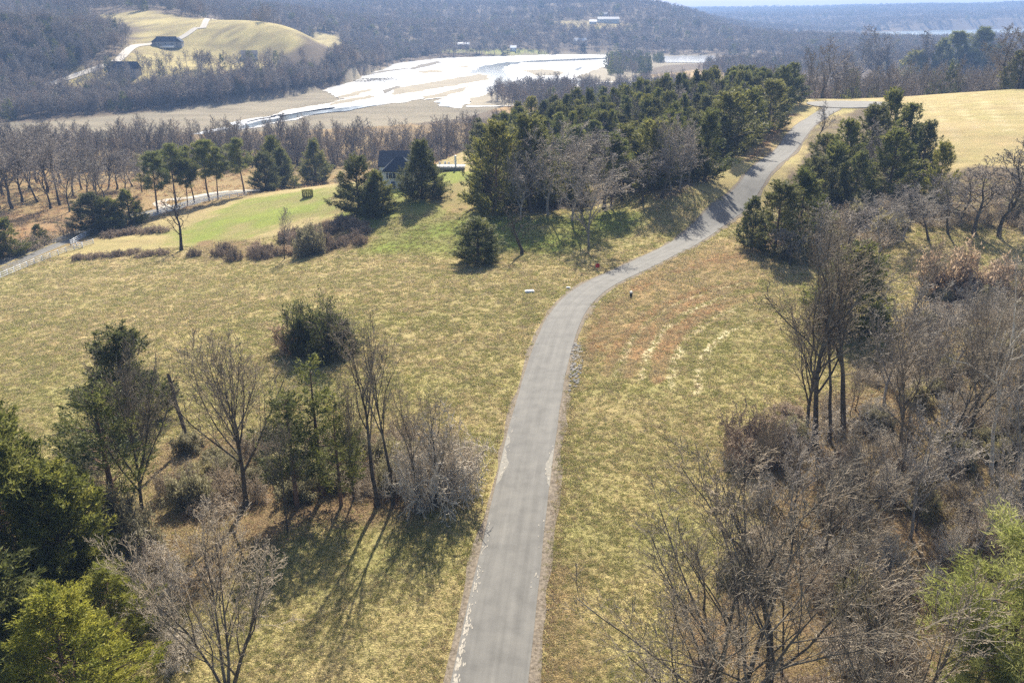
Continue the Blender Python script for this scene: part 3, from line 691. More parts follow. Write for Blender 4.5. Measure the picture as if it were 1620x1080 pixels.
def shrub_proto(seed, mat, h=3.0, w=4.0, stems=26, leaves=None, nl=0, n=(4, 4, 2), rmin=0.011):
    rg = np.random.default_rng(seed); segs = []; tips = []
    def br(p, d, L, r, lvl):
        for i in range(2):
            d = unit(d + rg.normal(size=3) * .3 + (0, 0, -.05)); q = p + d * L / 2; segs.append((*p, *q, r, max(rmin, r * .7))); p = q; r = max(rmin, r * .7)
            if lvl < len(n):
                for _ in range(n[lvl] // 2 + 1): br(p - d * L * rg.uniform(0, .4), unit(d + rg.normal(size=3) * .75), L * rg.uniform(.4, .65), max(rmin, r * .6), lvl + 1)
        tips.append(p)
    for s in range(stems):
        az = rg.uniform(0, 6.28); q = rg.uniform(0, 1) ** .6
        p = np.array((math.cos(az) * w * .28 * q, math.sin(az) * w * .28 * q, -.1))
        br(p, unit(np.array((math.cos(az) * q * 1.0, math.sin(az) * q * 1.0, 1.0))), h * .6 * rg.uniform(.6, 1.1), .022, 0 if len(n) > 2 else 0)
    S = np.array(segs); V, F = tubes(S, 3); parts = [("branches", mesh_from("branches", V, F, mat))]
    if leaves is not None:
        tp = np.array(tips); C = tp[rg.integers(0, len(tp), nl)] + rg.normal(size=(nl, 3)) * .12
        V, F = blades(C, rg.normal(size=(nl, 3)) + (0, 0, .4), rg.uniform(.12, .3, nl), rg.uniform(.08, .16, nl), rg)
        cl = np.clip(.5 + .35 * vnoise(C[:, 0] * 1.0, C[:, 1] + C[:, 2], .5, seed) + rg.normal(size=nl) * .12, 0, 1)
        parts.append(("leaves", mesh_from("leaves", V, F, leaves, False, {"tint": ('FLOAT', np.repeat(cl, 3))})))
    return Proto(parts, np.percentile(S[:, 5], 99), np.percentile(np.hypot(S[:, 3], S[:, 4]), 95) * 2)
TWIGS = mat_bark("tan_shrub_twigs", (0.30, 0.25, 0.185), (0.54, 0.47, 0.365))
TWIGH = mat_bark("pale_shrub_twigs", (0.36, 0.325, 0.27), (0.60, 0.55, 0.46))
shrub = [shrub_proto(160 + i, TWIGS, stems=20) for i in range(3)]
shrubp = [shrub_proto(165 + i, TWIGH, stems=18) for i in range(2)]
bramble = [shrub_proto(170 + i, TWIGB, h=1.8, w=4.5, stems=34) for i in range(2)]
olive = [shrub_proto(180 + i, TWIG, stems=20, leaves=OLIVE, nl=9000) for i in range(3)]
brownb = [shrub_proto(190, TWIGB, stems=18, leaves=BROWNL, nl=3000)]
greenb = [shrub_proto(195, TWIGB, stems=20, h=4, w=5, leaves=CEDAR, nl=14000)]

RS = random.Random(77)
def plant(pr, name, x, y, h, w=None, label=None, cat="tree", group=None, rz=None, sink=0.05, tilt=0.0):
    g = float(H(np.array([x]), np.array([y]))[0])
    s = h / pr.h; sx = s if w is None else (w / pr.w)
    sx = min(max(sx, s * .45), s * 2.4)
    e = empty(name, (x, y, g - sink), RS.uniform(0, 6.28) if rz is None else rz); e.scale = (sx, sx, s)
    if tilt: e.rotation_euler = (RS.gauss(0, tilt), RS.gauss(0, tilt), e.rotation_euler[2])
    for pn, me in pr.parts:
        o = bpy.data.objects.new(pn, me); col.objects.link(o); o.parent = e
    tag(e, label, cat, group); return e
def plant_px(pr, name, bx, by, ty, wpx, label, cat="tree", group=None, **kw):
    x, y, g = hit(bx, by); h = max(0.5, height_to(y, g, ty)); w = None if not wpx else wpx * mpp(y, g + h / 2)
    return plant(pr, name, x, y, h, w, label, cat, group, **kw)

# ------------------------------------------------------------------ foreground grove left of the lane
B = "bare_tree"
plant_px(tall[0], B, 597, 800, 495, 120, "tall leafless tree with a forked dark trunk in the grove by the lane", rz=0.6)
plant_px(tall[1], B, 622, 797, 488, 110, "tall leafless tree with one straight trunk at the grove's lane end", rz=2.1)
plant_px(vase[0], B, 388, 800, 522, 150, "broad fan-shaped leafless tree in the middle of the grove")
plant_px(vase[1], B, 228, 836, 552, 120, "slim leafless tree with a pale vase-shaped top beside leaning cedar")
plant_px(multi[0], B, 360, 1100, 838, 250, "many-stemmed pale grey leafless tree below the grove, near bright cedars")
plant_px(oak[0], B, 690, 800, 620, 90, "small leafless tree with thin trunk rising from grey thicket by the lane")
plant_px(oak[1], B, 660, 800, 600, 70, "thin young leafless tree between tall trees and grey thicket")
plant_px(vase[0], B, 560, 790, 600, 60, "slender leafless sapling between cedars and the forked tree")
plant_px(multi[1], B, 175, 850, 740, 70, "low multi-stemmed dark sapling below the leaning cedar")
plant_px(oak[2], B, 455, 840, 650, 70, "thin crooked leafless tree in front of slender cedars")
plant_px(oak[0], B, 540, 560, 500, 70, "small brownish leafless tree beside round cedar clump in the field")
C_ = "cedar_tree"
plant_px(cedar_big[0], C_, 40, 960, 605, 230, "huge dark green cedar at the grove's outer corner")
plant_px(cedar[0], C_, -30, 880, 640, 150, "dark cedar crowding behind the huge cedar")
plant_px(cedar[2], C_, 120, 960, 735, 130, "mid-sized cedar tucked against the huge cedar's flank")
plant_px(cedar[1], C_, 10, 1090, 830, 190, "dark shaded cedar below the huge cedar")
plant_px(cedary[0], C_, 120, 1130, 935, 185, "bright yellow-green cedar, larger of the pair by the many-stemmed tree")
plant_px(cedary[1], C_, 185, 1010, 892, 110, "bright yellow-green cedar, smaller of the pair by the many-stemmed tree")
plant_px(cedar_open[0], C_, 190, 838, 605, 115, "leaning cedar with bare lower trunk beside the slim vase-shaped tree")
plant_px(cedar[2], C_, 207, 668, 518, 105, "round dark cedar standing alone behind the slim leafless tree")
plant_px(cedar_open[1], C_, 510, 785, 568, 95, "slender cedar with yellowish tip in the grove")
plant_px(cedar_open[0], C_, 470, 800, 620, 80, "thin sparse cedar beside the slender yellow-tipped cedar")
plant_px(cedar_open[1], C_, 540, 800, 640, 60, "thin dark cedar against the forked tree's trunk")
plant_px(greenb[0], "evergreen_bush", 500, 563, 486, 100, "dark evergreen bush clump standing out in the mown field", "bush")
plant_px(brownb[0], "brown_bush", 455, 556, 515, 60, "brown bush beside the evergreen clump in the field", "bush")
plant_px(cedar[3], C_, 545, 555, 505, 45, "small cedar in the field clump")
def snag():
    x, y, g = hit(297, 702); h = height_to(y, g, 590)
    e = empty("dead_snag", (x, y, g - .1)); rg = np.random.default_rng(3)
    P = [np.array((0.0, 0, 0))]; 
    for i in range(7): P.append(P[-1] + np.array((-.09 + rg.normal() * .05, rg.normal() * .05, 1)) * h / 7)
    seg = [(*P[i], *P[i + 1], .26 - .012 * i, .26 - .012 * (i + 1)) for i in range(7)]
    V, F = tubes(np.array(seg), 8); link("trunk", mesh_from("trunk", V, F, mat_bark("dead_wood", (0.06, 0.045, 0.035), (0.2, 0.17, 0.14)), True), e)
    for k, (i, dx, L) in enumerate([(4, -1, .9), (5, .9, 1.3), (3, -.8, .7), (6, -.5, 1.0), (6, .6, .9)]):
        q = P[i]; m = q + np.array((dx * L * .6, .1, L * .5)); V, F = tubes(np.array([(*q, *m, .11, .09)]), 6)
        link("branch_stub", mesh_from("branch_stub", V, F, bpy.data.materials["dead_wood"], True), e)
    tag(e, "broken dead tree trunk with short branch stubs beside the fan-shaped tree", "dead tree")
snag()
def scatter(polyw, n, mind, seed):
    rg = random.Random(seed); P = np.array(polyw); lo, hi = P.min(0), P.max(0); out = []; tries = 0
    while len(out) < n and tries < n * 200:
        tries += 1; x, y = rg.uniform(lo[0], hi[0]), rg.uniform(lo[1], hi[1])
        if not bool(in_poly(np.array([x]), np.array([y]), polyw)[0]): continue
        if all((x - a)**2 + (y - b)**2 > mind * mind for a, b in out): out.append((x, y))
    return out
grove = poly((240,815),(250,720),(320,690),(450,700),(560,705),(640,690),(725,725),(720,770),(640,780),(560,780),(430,795),(300,815))
for i, (x, y) in enumerate(scatter(grove, 40, 1.5, 3)):
    k = RS.random()
    if k < .7: plant(RS.choice(olive), "olive_shrub", x, y, RS.uniform(1.8, 3.2), RS.uniform(3, 4.6), "olive-leaved shrub in the undergrowth of the lane-side grove", "shrub", "olive shrubs under the grove")
    else: plant(RS.choice(shrub), "twiggy_shrub", x, y, RS.uniform(1.8, 3.4), RS.uniform(2.8, 4.5), "bare grey twiggy shrub in the undergrowth of the lane-side grove", "shrub", "bare shrubs under the grove")
for px, py, t, w in [(695,785,655,100),(715,770,690,60),(665,790,700,60)]:
    plant_px(RS.choice(shrubp), "thicket_shrub", px, py, t, w, "dense grey twiggy shrub of the rounded thicket at the grove's lane end", "shrub", "thicket at the lane end of the grove")
for i, (x, y) in enumerate(scatter(poly((190,880),(300,900),(290,1080),(200,1100),(160,1000)), 10, 1.8, 8)):
    plant(RS.choice(shrubp), "pale_shrub", x, y, RS.uniform(1.6, 2.8), RS.uniform(2.5, 4), "pale grey bare shrub among the bright yellow-green cedars", "shrub", "pale shrubs by the bright cedars")
for px, py, t, w in [(200,880,800,80),(210,850,800,50)]:
    plant_px(RS.choice(olive), "evergreen_shrub", px, py, t, w, "grey-green leafy shrub between the huge cedar and the slim tree", "shrub", "grey-green shrubs by the huge cedar")

# ------------------------------------------------------------------ woodland right of the lane
plant_px(syc[0], B, 1568, 750, 372, 230, "white-barked sycamore with crooked pale limbs above the thicket", rz=1.0)
for (bx, by, ty, w, pr, lab) in [
    (1290,700,335,190,oak[0],"large leafless tree with dark limbs arching toward the lane, of the clumped trunks"),
    (1312,695,350,130,tall[2],"straight-trunked leafless tree in the clump facing the lone dark cedar"),
    (1332,690,360,150,tall[0],"leafless tree with paired trunk in the clump facing the lone dark cedar"),
    (1275,690,450,120,vase[1],"shorter fan-topped leafless tree on the grassy side of the clump"),
    (1440,520,370,70,oak[1],"small leafless tree standing alone in straw grass beside the lone dark cedar"),
    (1480,760,520,150,oak[2],"leafless tree with dark trunk between the clump and white sycamore"),
    (1420,720,500,130,oak[1],"leafless tree in shade just behind the clumped trunks"),
    (1210,1130,745,300,tall[1],"large twin-limbed leafless tree at the grass edge of the thicket"),
    (1140,1180,790,520,wide[0],"wide leafless tree whose long limbs reach out over the grass"),
    (1400,1200,900,260,multi[0],"pale multi-stemmed tree in the thicket near the bright pine"),
    (1090,1250,900,280,oak[2],"low leafless tree leaning over the verge below the wide tree"),
    (1530,700,480,120,vase[0],"grey leafless tree beside the white sycamore's trunk"),
    (1610,640,420,120,oak[0],"leafless tree behind the sycamore crown"),
    (1360,860,690,130,vase[1],"grey fan-topped young tree in the middle of the thicket"),
    (1300,900,700,150,oak[1],"bushy grey leafless tree in the middle of the thicket"),
    (1400,640,440,140,pale[0],"ash-grey spreading tree just beyond the clump of dark trunks"),
    (1500,600,430,130,pale[1],"ash-grey tree between the lone cedar and the white sycamore"),
    (1460,640,470,120,pale[0],"ash-grey leafless tree in the hollow before the brown-leaved bushes"),
    (1620,800,560,150,pale[1],"ash-grey tree crowding the sycamore's foot on its outer side"),
    (1440,850,650,150,pale[0],"ash-grey tree with tangled top behind the bright pine"),
    (1540,880,680,130,pale[1],"ash-grey tree close above the bright pine's tip"),
    (1250,830,680,120,pale[0],"ash-grey round-topped tree at the thicket's grassy rim")]:
    plant_px(pr, B, bx, by, ty, w, lab)
plant_px(cedar[0], C_, 1340, 520, 385, 110, "lone dark cedar behind the clump of leafless trunks")
plant_px(pine_near[0], "pine_tree", 1575, 1120, 785, 270, "bright green pine with curved trunk in the thicket", rz=2.0)
plant_px(pine_near[0], "pine_tree", 1500, 1180, 1000, 130, "small bright pine at the foot of the larger bright pine", rz=4.0)
wood = poly((1235,660),(1330,630),(1440,540),(1490,450),(1640,430),(1750,700),(1750,1200),(1120,1250),(1090,1000),(1150,900),(1180,760))
for i, (x, y) in enumerate(scatter(wood, 175, 1.4, 21)):
    k = RS.random()
    if k < .16: plant(RS.choice(olive), "olive_shrub", x, y, RS.uniform(1.6, 3), RS.uniform(2.6, 4.4), "olive-leaved shrub in the thicket around the white sycamore", "shrub", "olive shrubs in the sycamore thicket")
    elif k < .45: plant(RS.choice(shrubp), "pale_shrub", x, y, RS.uniform(1.6, 3.4), RS.uniform(3, 5), "pale grey bare shrub in the thicket around the white sycamore", "shrub", "pale shrubs in the sycamore thicket")
    elif k < .72: plant(RS.choice(shrub), "twiggy_shrub", x, y, RS.uniform(1.6, 3.6), RS.uniform(3, 5), "bare brown-grey twiggy shrub in the thicket around the white sycamore", "shrub", "twiggy shrubs in the sycamore thicket")
    elif k < .87: plant(RS.choice(bramble), "bramble", x, y, RS.uniform(1, 1.8), RS.uniform(3, 5), "low brown bramble tangle in the thicket around the white sycamore", "shrub", "brambles in the sycamore thicket")
    else: plant(RS.choice(oak + vase), "young_bare_tree", x, y, RS.uniform(5, 10), None, "young leafless tree rising from the thicket around the white sycamore", "tree", "young trees in the sycamore thicket")
for px, py, t, w in [(1195,715,655,100),(1180,735,690,80),(1225,725,670,90)]:
    plant_px(RS.choice(bramble), "edge_shrub", px, py, t, w, "dark brown twiggy mound at the grassy edge of the thicket", "shrub", "edge shrubs of the thicket")
for i, (px, py) in enumerate([(1490,420),(1550,425)]):
    plant_px(brownb[0], "brown_leaf_bush", px, py + 40, py - 20 + RS.randint(-15, 15), 90, "thin bush still holding brown leaves behind the sycamore", "bush", "brown-leaved bushes behind the sycamore")

# ------------------------------------------------------------------ hedgerow between the lane and the upper field
for bx, by, ty, w, v in [(1225,402,290,75,0),(1188,392,312,48,1),(1262,385,268,75,3),(1312,330,228,62,3),(1285,345,250,55,0),(1330,290,190,70,1),(1300,285,212,50,2),(1372,270,168,62,0),(1398,250,142,55,3),(1428,272,165,62,1),(1455,285,192,48,4),(1350,325,240,50,4),(1405,310,205,75,1),(1480,320,225,40,2)]:
    plant_px(cedar_mid[v], C_, bx, by, ty, w, "dark cedar in the hedgerow between the lane and the striped upper field", "tree", "hedgerow cedars")
for bx, by, ty, w in [(1430,380,290,110),(1470,380,300,110),(1500,370,270,110),(1540,370,250,120),(1580,375,220,120),(1620,370,215,110),(1390,400,310,110),(1340,410,320,120),(1300,420,330,120),(1360,310,190,60),(1250,420,360,80),(1600,330,230,90),(1520,350,260,80),(1295,225,160,45)]:
    plant_px(RS.choice(midb + pale), B, bx, by, ty, w, "grey leafless tree in the hedgerow below the striped upper field", "tree", "hedgerow leafless trees")
hedge = poly((1240,410),(1290,320),(1350,280),(1440,290),(1500,330),(1640,320),(1650,365),(1480,360),(1380,400),(1290,425))
for x, y in scatter(hedge, 55, 2.6, 31):
    k = RS.random()
    if k < .35: plant(RS.choice(olive), "olive_shrub", x, y, RS.uniform(2, 4), RS.uniform(4, 6), "olive-leaved shrub in the hedgerow below the striped upper field", "shrub", "olive hedgerow shrubs")
    else: plant(RS.choice(shrub), "twiggy_shrub", x, y, RS.uniform(2, 4.5), RS.uniform(4, 6), "bare twiggy shrub in the hedgerow below the striped upper field", "shrub", "twiggy hedgerow shrubs")

# ------------------------------------------------------------------ cedar wood on the hill left of the lane's climb
for bx, by, ty, w, v in [(785,340,195,75,0),(770,325,215,50,1),(840,330,180,80,2),(1215,205,128,60,0),(1150,245,145,75,2),(1115,285,175,60,3),(1250,165,100,45,1),(1235,170,105,40,4),(985,300,200,60,0),(1030,300,190,70,2),(1180,225,140,55,4)]:
    plant_px(cedar_mid[v], C_, bx, by, ty, w, "dark cedar at the sunless edge of the hillside cedar wood", "tree", "edge cedars of the hillside wood")
plant_px(pale[0], B, 932, 392, 248, 110, "pale spreading leafless tree on the lawn edge before the cedar wood")
plant_px(pale[1], B, 905, 350, 205, 130, "big pale leafless tree against the dark cedars of the hill wood")
plant_px(dead[0], B, 826, 402, 318, 70, "small crooked leafless tree on the lawn below the cedar wood")
plant_px(pale[0], B, 1075, 300, 180, 60, "pale-stemmed leafless tree in the cedar wood above the lane bend")
plant_px(pale[1], B, 1062, 300, 185, 60, "second pale-stemmed leafless tree in the cedar wood above the lane bend")
plant_px(pine[0], "pine_tree", 965, 330, 205, 55, "yellow-green pine among the cedars of the hill wood")
plant_px(pine[1], "pine_tree", 918, 300, 195, 55, "paler pine beside the yellow-green pine of the hill wood")
for bx, by, ty, w in [(868,340,192,130),(845,338,215,100),(955,330,205,120),(985,318,225,80),(1015,322,235,80),(1045,312,215,75),(1090,292,190,75),(825,348,240,80),(920,335,200,110)]:
    plant_px(RS.choice(pale + midb), B, bx, by, ty, w, "grey-crowned leafless tree along the shaded front of the hill wood", "tree", "leafless trees fronting the hill wood")
hillw = poly((775,318),(850,330),(960,312),(990,290),(1060,318),(1120,265),(1185,228),(1232,182),(1245,160)) + [(118,352),(108,372),(70,372),(40,345),(5,312),(-12,285)]
for x, y in scatter(hillw, 270, 3.0, 41):
    k = RS.random()
    if k < .68: plant(RS.choice(cedar_mid), C_, x, y, RS.uniform(8.5, 14), RS.uniform(5, 7.5), "dark cedar packed in the hillside cedar wood beside the lane's climb", "tree", "cedars of the hillside wood")
    elif k < .93: plant(RS.choice(pale + midb), B, x, y, RS.uniform(9, 13), RS.uniform(6, 8), "leafless tree mixed among the hillside cedar wood", "tree", "leafless trees in the hillside cedar wood")
    else: plant(RS.choice(pine), "pine_tree", x, y, RS.uniform(12, 15), RS.uniform(5, 6), "pine rising among the hillside cedar wood", "tree", "pines in the hillside cedar wood")

# ------------------------------------------------------------------ lawn trees and valley edge
plant_px(cedar[0], C_, 756, 416, 346, 66, "lone conical cedar at the seam of lawn and mown field")
plant_px(cedar_big[0], C_, 668, 314, 222, 68, "broad cedar standing beside the blue-roofed house")
plant_px(cedar[1], C_, 600, 338, 270, 46, "cedar before the blue-roofed house, nearer the lawn")
plant_px(cedar[2], C_, 568, 336, 245, 55, "tall cedar beside two others before the blue-roofed house")
plant_px(cedar_mid[1], C_, 590, 345, 285, 40, "small cedar tucked between the cedars before the house")
plant_px(cedar[3], C_, 500, 289, 222, 42, "single cedar on the lawn's crest, clear of other trees")
for bx, by, ty, w, p_, lab in [(250,338,235,50,pine[0],"pine nearest the round cedars in the row along the fence"),(280,330,225,50,pine[1],"second pine from the round cedars along the fence"),(308,322,228,38,pine[2],"third pine from the round cedars along the fence"),
    (332,318,216,48,pine[0],"tall pine at the middle of the fence row"),(345,316,230,36,pine[1],"slim pine close beside the tall pine of the fence row"),(387,308,216,46,pine[2],"well-spaced pine at the lawn end of the fence row"),(297,326,250,30,pine[1],"short thin pine within the fence row")]:
    plant_px(p_, "pine_tree", bx, by, ty, w, lab)
for bx, by, ty, w, v, lab in [(152,366,305,70,0,"wide dark cedar overhanging the valley road fence"),(207,354,300,40,1,"narrow cedar next to the wide cedar on the valley road fence"),(422,302,240,40,2,"dark cedar in the close group on the lawn crest"),(448,300,235,44,3,"darker cedar in the close group on the lawn crest"),(438,298,216,40,0,"tallest cedar of the close group on the lawn crest"),(175,362,312,40,2,"low cedar merged with the wide cedar on the valley road fence")]:
    plant_px(cedar[v] if v < 4 else cedar[0], C_, bx, by, ty, w, lab)
plant_px(dead[0], B, 287, 396, 300, 65, "gnarled dark leafless tree in the hedge line of the mown field", rz=1.2)
plant_px(midb[0], B, 450, 410, 325, 40, "grey leafless tree in the bramble bank of the mown field")
plant_px(olive[0], "yellowish_shrub", 492, 402, 362, 28, "yellowish shrub beside the grey tree in the bramble bank", "shrub")
plant_px(pale[0], B, 540, 305, 278, 26, "tiny leafless lawn tree beside the trimmed boxy hedge")
bank = poly((300,405),(380,395),(430,380),(480,360),(520,348),(575,350),(580,385),(520,400),(440,412),(330,412))
for x, y in scatter(bank, 42, 1.8, 51):
    plant(RS.choice(bramble + [brownb[0]]), "bramble", x, y, RS.uniform(1.2, 2.6), RS.uniform(3.2, 5.5), "brown bramble mound in the bank between lawn and mown field", "shrub", "brambles of the lawn bank")
for px, py in [(130,410),(155,408),(180,405),(205,402),(230,405),(255,402),(175,375),(195,371),(215,369),(235,368),(255,366)]:
    plant_px(bramble[px % 2], "weed_clump", px, py, py - 9, 34, "low brown weed clump in the thin strip below the white fence", "shrub", "weed clumps below the fence")
# valley bottom trees
for bx, by, ty, w in [(60,320,205,80),(20,330,210,90),(95,325,215,70),(110,335,260,50),(150,330,235,60),(200,310,245,50),(170,300,235,55),(225,305,250,40),(-20,320,215,80),(130,300,230,60),(45,300,200,80),(5,310,215,80),(75,305,205,80),(35,320,225,70),(80,330,235,60),(115,310,230,60),(150,300,225,60),(185,300,240,60),(210,295,240,60),(60,290,205,70),(95,290,205,70),(20,285,205,80),(-10,285,210,80),(235,290,245,50),(140,315,245,50),(0,330,240,60),(165,315,255,50)]:
    plant_px(RS.choice(midb), B, bx, by, ty, w, "grey leafless tree in the valley clump across the two-lane road", "tree", "leafless trees across the two-lane road")
for bx, by, ty, w in [(15,405,345,50),(65,388,355,25),(-20,410,340,60)]:
    plant_px(RS.choice(cedar_mid), C_, bx, by, ty, w, "small cedar on the far verge of the two-lane road", "tree", "verge cedars of the two-lane road")
for bx, by, ty, w in [(30,400,375,40),(50,395,370,40),(80,385,368,30),(108,372,345,25)]:
    plant_px(RS.choice(shrub), "twiggy_shrub", bx, by, ty, w, "bare shrub on the far verge of the two-lane road", "shrub", "verge shrubs of the two-lane road")
vw = [(-240,325),(-150,338),(-90,345),(-40,355),(5,368),(20,405),(-40,398),(-90,388),(-150,378),(-240,368)]
for x, y in scatter(vw, 140, 3.2, 61):
    plant(RS.choice(midb), B, x, y, RS.uniform(9, 20), None, "grey leafless tree in the dense wood along the river flats", "tree", "leafless trees along the river flats")
for x, y in scatter([(-300,318),(-100,335),(-40,345),(10,362),(12,378),(-40,362),(-300,342)], 60, 3, 62):
    plant(RS.choice(olive + shrub), "marsh_edge_shrub", x, y, RS.uniform(3, 5.5), RS.uniform(5, 8), "grey-olive shrub along the marsh edge of the river wood", "shrub", "marsh edge shrubs")
# tree line behind the crest of the upper field
for px, ty, w, kd in [(1280,75,50,0),(1300,60,60,0),(1325,70,60,0),(1350,62,70,0),(1375,70,60,0),(1410,42,100,0),(1440,80,50,1),(1455,50,60,0),(1480,62,45,1),(1505,45,45,2),(1535,38,45,2),(1520,75,50,1),(1560,55,60,0),(1590,40,80,0),(1615,25,80,0),(1570,70,45,1),(1610,80,50,1),(1465,75,60,0),(1390,80,60,0),(1340,85,60,0),(1310,90,60,0),(1495,85,60,0),(1540,90,60,0),(1585,85,60,0),(1640,40,90,0),(1660,60,80,1)]:
    by = 158 - (px - 1280) * 0.06; x, y, g = hit(px, max(by, 143)); y2 = y + 14 + RS.uniform(0, 14); x2 = x * y2 / y
    g = float(H(np.array([x2]), np.array([y2]))[0]); h = height_to(y2, g, ty); w_ = w * mpp(y2, g)
    if kd == 0: plant(RS.choice(midb), B, x2, y2, h, w_, "tall leafless tree in the wood behind the striped upper field", "tree", "leafless trees behind the upper field")
    elif kd == 1: plant(RS.choice(cedar_mid), C_, x2, y2, h, w_ * .9, "dark conifer in the wood behind the striped upper field", "tree", "conifers behind the upper field")
    else: plant(RS.choice(pine), "pine_tree", x2, y2, h, w_, "dark-topped pine standing over the wood behind the upper field", "tree", "pines behind the upper field")
for x, y in scatter([(100,352),(150,366),(220,372),(300,372),(300,410),(200,405),(110,390)], 45, 4, 63):
    plant(RS.choice(midb), B, x, y, RS.uniform(11, 18), None, "tall leafless tree in the wood behind the striped upper field", "tree", "leafless trees behind the upper field")
# ------------------------------------------------------------------ buildings
GLASS = plain("dark_window_glass", (0.03, 0.04, 0.05), 0.1, 0.2, 1, 0.5)
def gable(w, d, z0, rise, over=0.4, th=0.22, hipf=0.0):
    """roof solid, ridge along X"""
    a, b = w / 2 + over, d / 2 + over; r = a - hipf
    V = [(-a, -b, z0), (a, -b, z0), (a, b, z0), (-a, b, z0), (-r, 0, z0 + rise), (r, 0, z0 + rise)]
    V += [(x, y, z - th) for x, y, z in V]
    F = [[0, 1, 5, 4], [2, 3, 4, 5], [3, 0, 4], [1, 2, 5], [6, 10, 11, 7], [8, 11, 10, 9], [9, 10, 6], [7, 11, 8], [0, 6, 7, 1], [1, 7, 8, 2], [2, 8, 9, 3], [3, 9, 6, 0]]
    return np.array(V), F
def wall_mesh(w, d, h, rise, mat):
    V = [(-w/2,-d/2,-1.2),(w/2,-d/2,-1.2),(w/2,d/2,-1.2),(-w/2,d/2,-1.2),(-w/2,-d/2,h),(w/2,-d/2,h),(w/2,d/2,h),(-w/2,d/2,h),(-w/2,0,h+rise),(w/2,0,h+rise)]
    F = [[0,1,5,4],[2,3,7,6],[1,2,6,9,5],[3,0,4,8,7],[4,5,9,8],[6,7,8,9],[3,2,1,0]]
    return mesh_from("wall", np.array(V), F, mat)
def block(parent, cx, cy, w, d, h, rise, wm, rm, rot=0.0, wins=(), hipf=0.0, frame=None):
    """wall, roof and windows placed in the parent's frame; wins: (side, u, z, width, height)"""
    def put(o, lx=0, ly=0, lz=0):
        c, s = math.cos(rot), math.sin(rot); o.location = (cx + lx * c - ly * s, cy + lx * s + ly * c, lz); o.rotation_euler = (0, 0, rot)
    wo_ = link("wall", wall_mesh(w, d, h, max(0, rise - .25) if not hipf else 0.0, wm), parent); put(wo_)
    V, F = gable(w, d, h + .05, rise, hipf=hipf); ro = link("roof", mesh_from("roof", V, F, rm), parent); put(ro)
    for side, u, z, ww, hh in wins:
        fm = frame or WHITE
        lx, ly, r2 = (u, -d / 2 - .02, 0) if side == 'S' else ((w / 2 + .02, u, math.pi / 2) if side == 'E' else (-w / 2 - .02, u, math.pi / 2))
        V, F = boxes([(0, 0, 0, ww + .24, .1, hh + .24)]); f = link("window", mesh_from("window", V, F, fm), parent); put(f, lx, ly, z); f.rotation_euler = (0, 0, rot + r2)
        V, F = boxes([(-ww * .25 - .01, 0, 0, ww * .47, .14, hh), (ww * .25 + .01, 0, 0, ww * .47, .14, hh)]); g = link("pane", mesh_from("pane", V, F, GLASS), f)
    return ro
WHITE = plain("white_paint", (0.72, 0.72, 0.70), 0.6, 0.06, 2, 0.3)
SIDING = plain("pale_siding", (0.60, 0.61, 0.58), 0.7, 0.06, 3, 0.3)
NAVY = plain("blue_black_shingle", (0.035, 0.05, 0.075), 0.9, 0.2, 3, 0.15)
SHING = plain("grey_shingle", (0.09, 0.09, 0.10), 0.85, 0.2, 3, 0.2)
STONE = plain("grey_stone_wall", (0.30, 0.29, 0.28), 0.9, 0.25, 1.5, 0.2)
BLUEM = plain("blue_metal_roof", (0.05, 0.09, 0.16), 0.5, 0.1, 2, 0.4)
TINR = plain("pale_metal_roof", (0.70, 0.72, 0.74), 0.5, 0.08, 2, 0.4)
WOODM = plain("weathered_deck_wood", (0.30, 0.27, 0.22), 0.85, 0.2, 3, 0.2)
hx, hy, hg = hit(628, 298); m_ = mpp(hy, hg)
house = tag(empty("house", (hx, hy + 3.5, hg)), "white house with blue-black shingle roof behind the lawn cedars", "house")
SH = plain("navy_shutter", (0.02, 0.03, 0.05), 0.6, 0.1, 2, 0.3)
block(house, 0.6, 0, 8.0, 7.0, 4.6, 3.2, SIDING, NAVY, wins=[('S', -2.2, 3.4, .9, 1.3), ('S', -.1, 3.4, .9, 1.3), ('S', 2.2, 3.4, .9, 1.3), ('S', -1.6, 1.0, 1.0, 1.6), ('S', 1.6, 1.0, 1.0, 1.6)], hipf=3.4)
block(house, 1.4, 8.2, 14.0, 8.5, 4.6, 3.6, SIDING, NAVY, wins=[('S', -5.2, 3.2, 1.0, 1.3), ('S', 5.4, 3.2, 1.0, 1.3), ('E', -2, 3.4, 1, 1.4), ('E', 2, 3.4, 1, 1.4)])
for u in (-3.05, -1.35, -.95, .75, 1.35, 3.05):
    V, F = boxes([(0, 0, 0, .34, .06, 1.5)]); o = link("shutter", mesh_from("shutter", V, F, SH), house); o.location = (.6 + u, -3.54, 3.4)
V, F = boxes([(0, 0, 0, 1.1, 1.1, 3.0)]); ch = link("chimney", mesh_from("chimney", V, F, STONE), house); ch.location = (5.5, 9.2, 8.0)
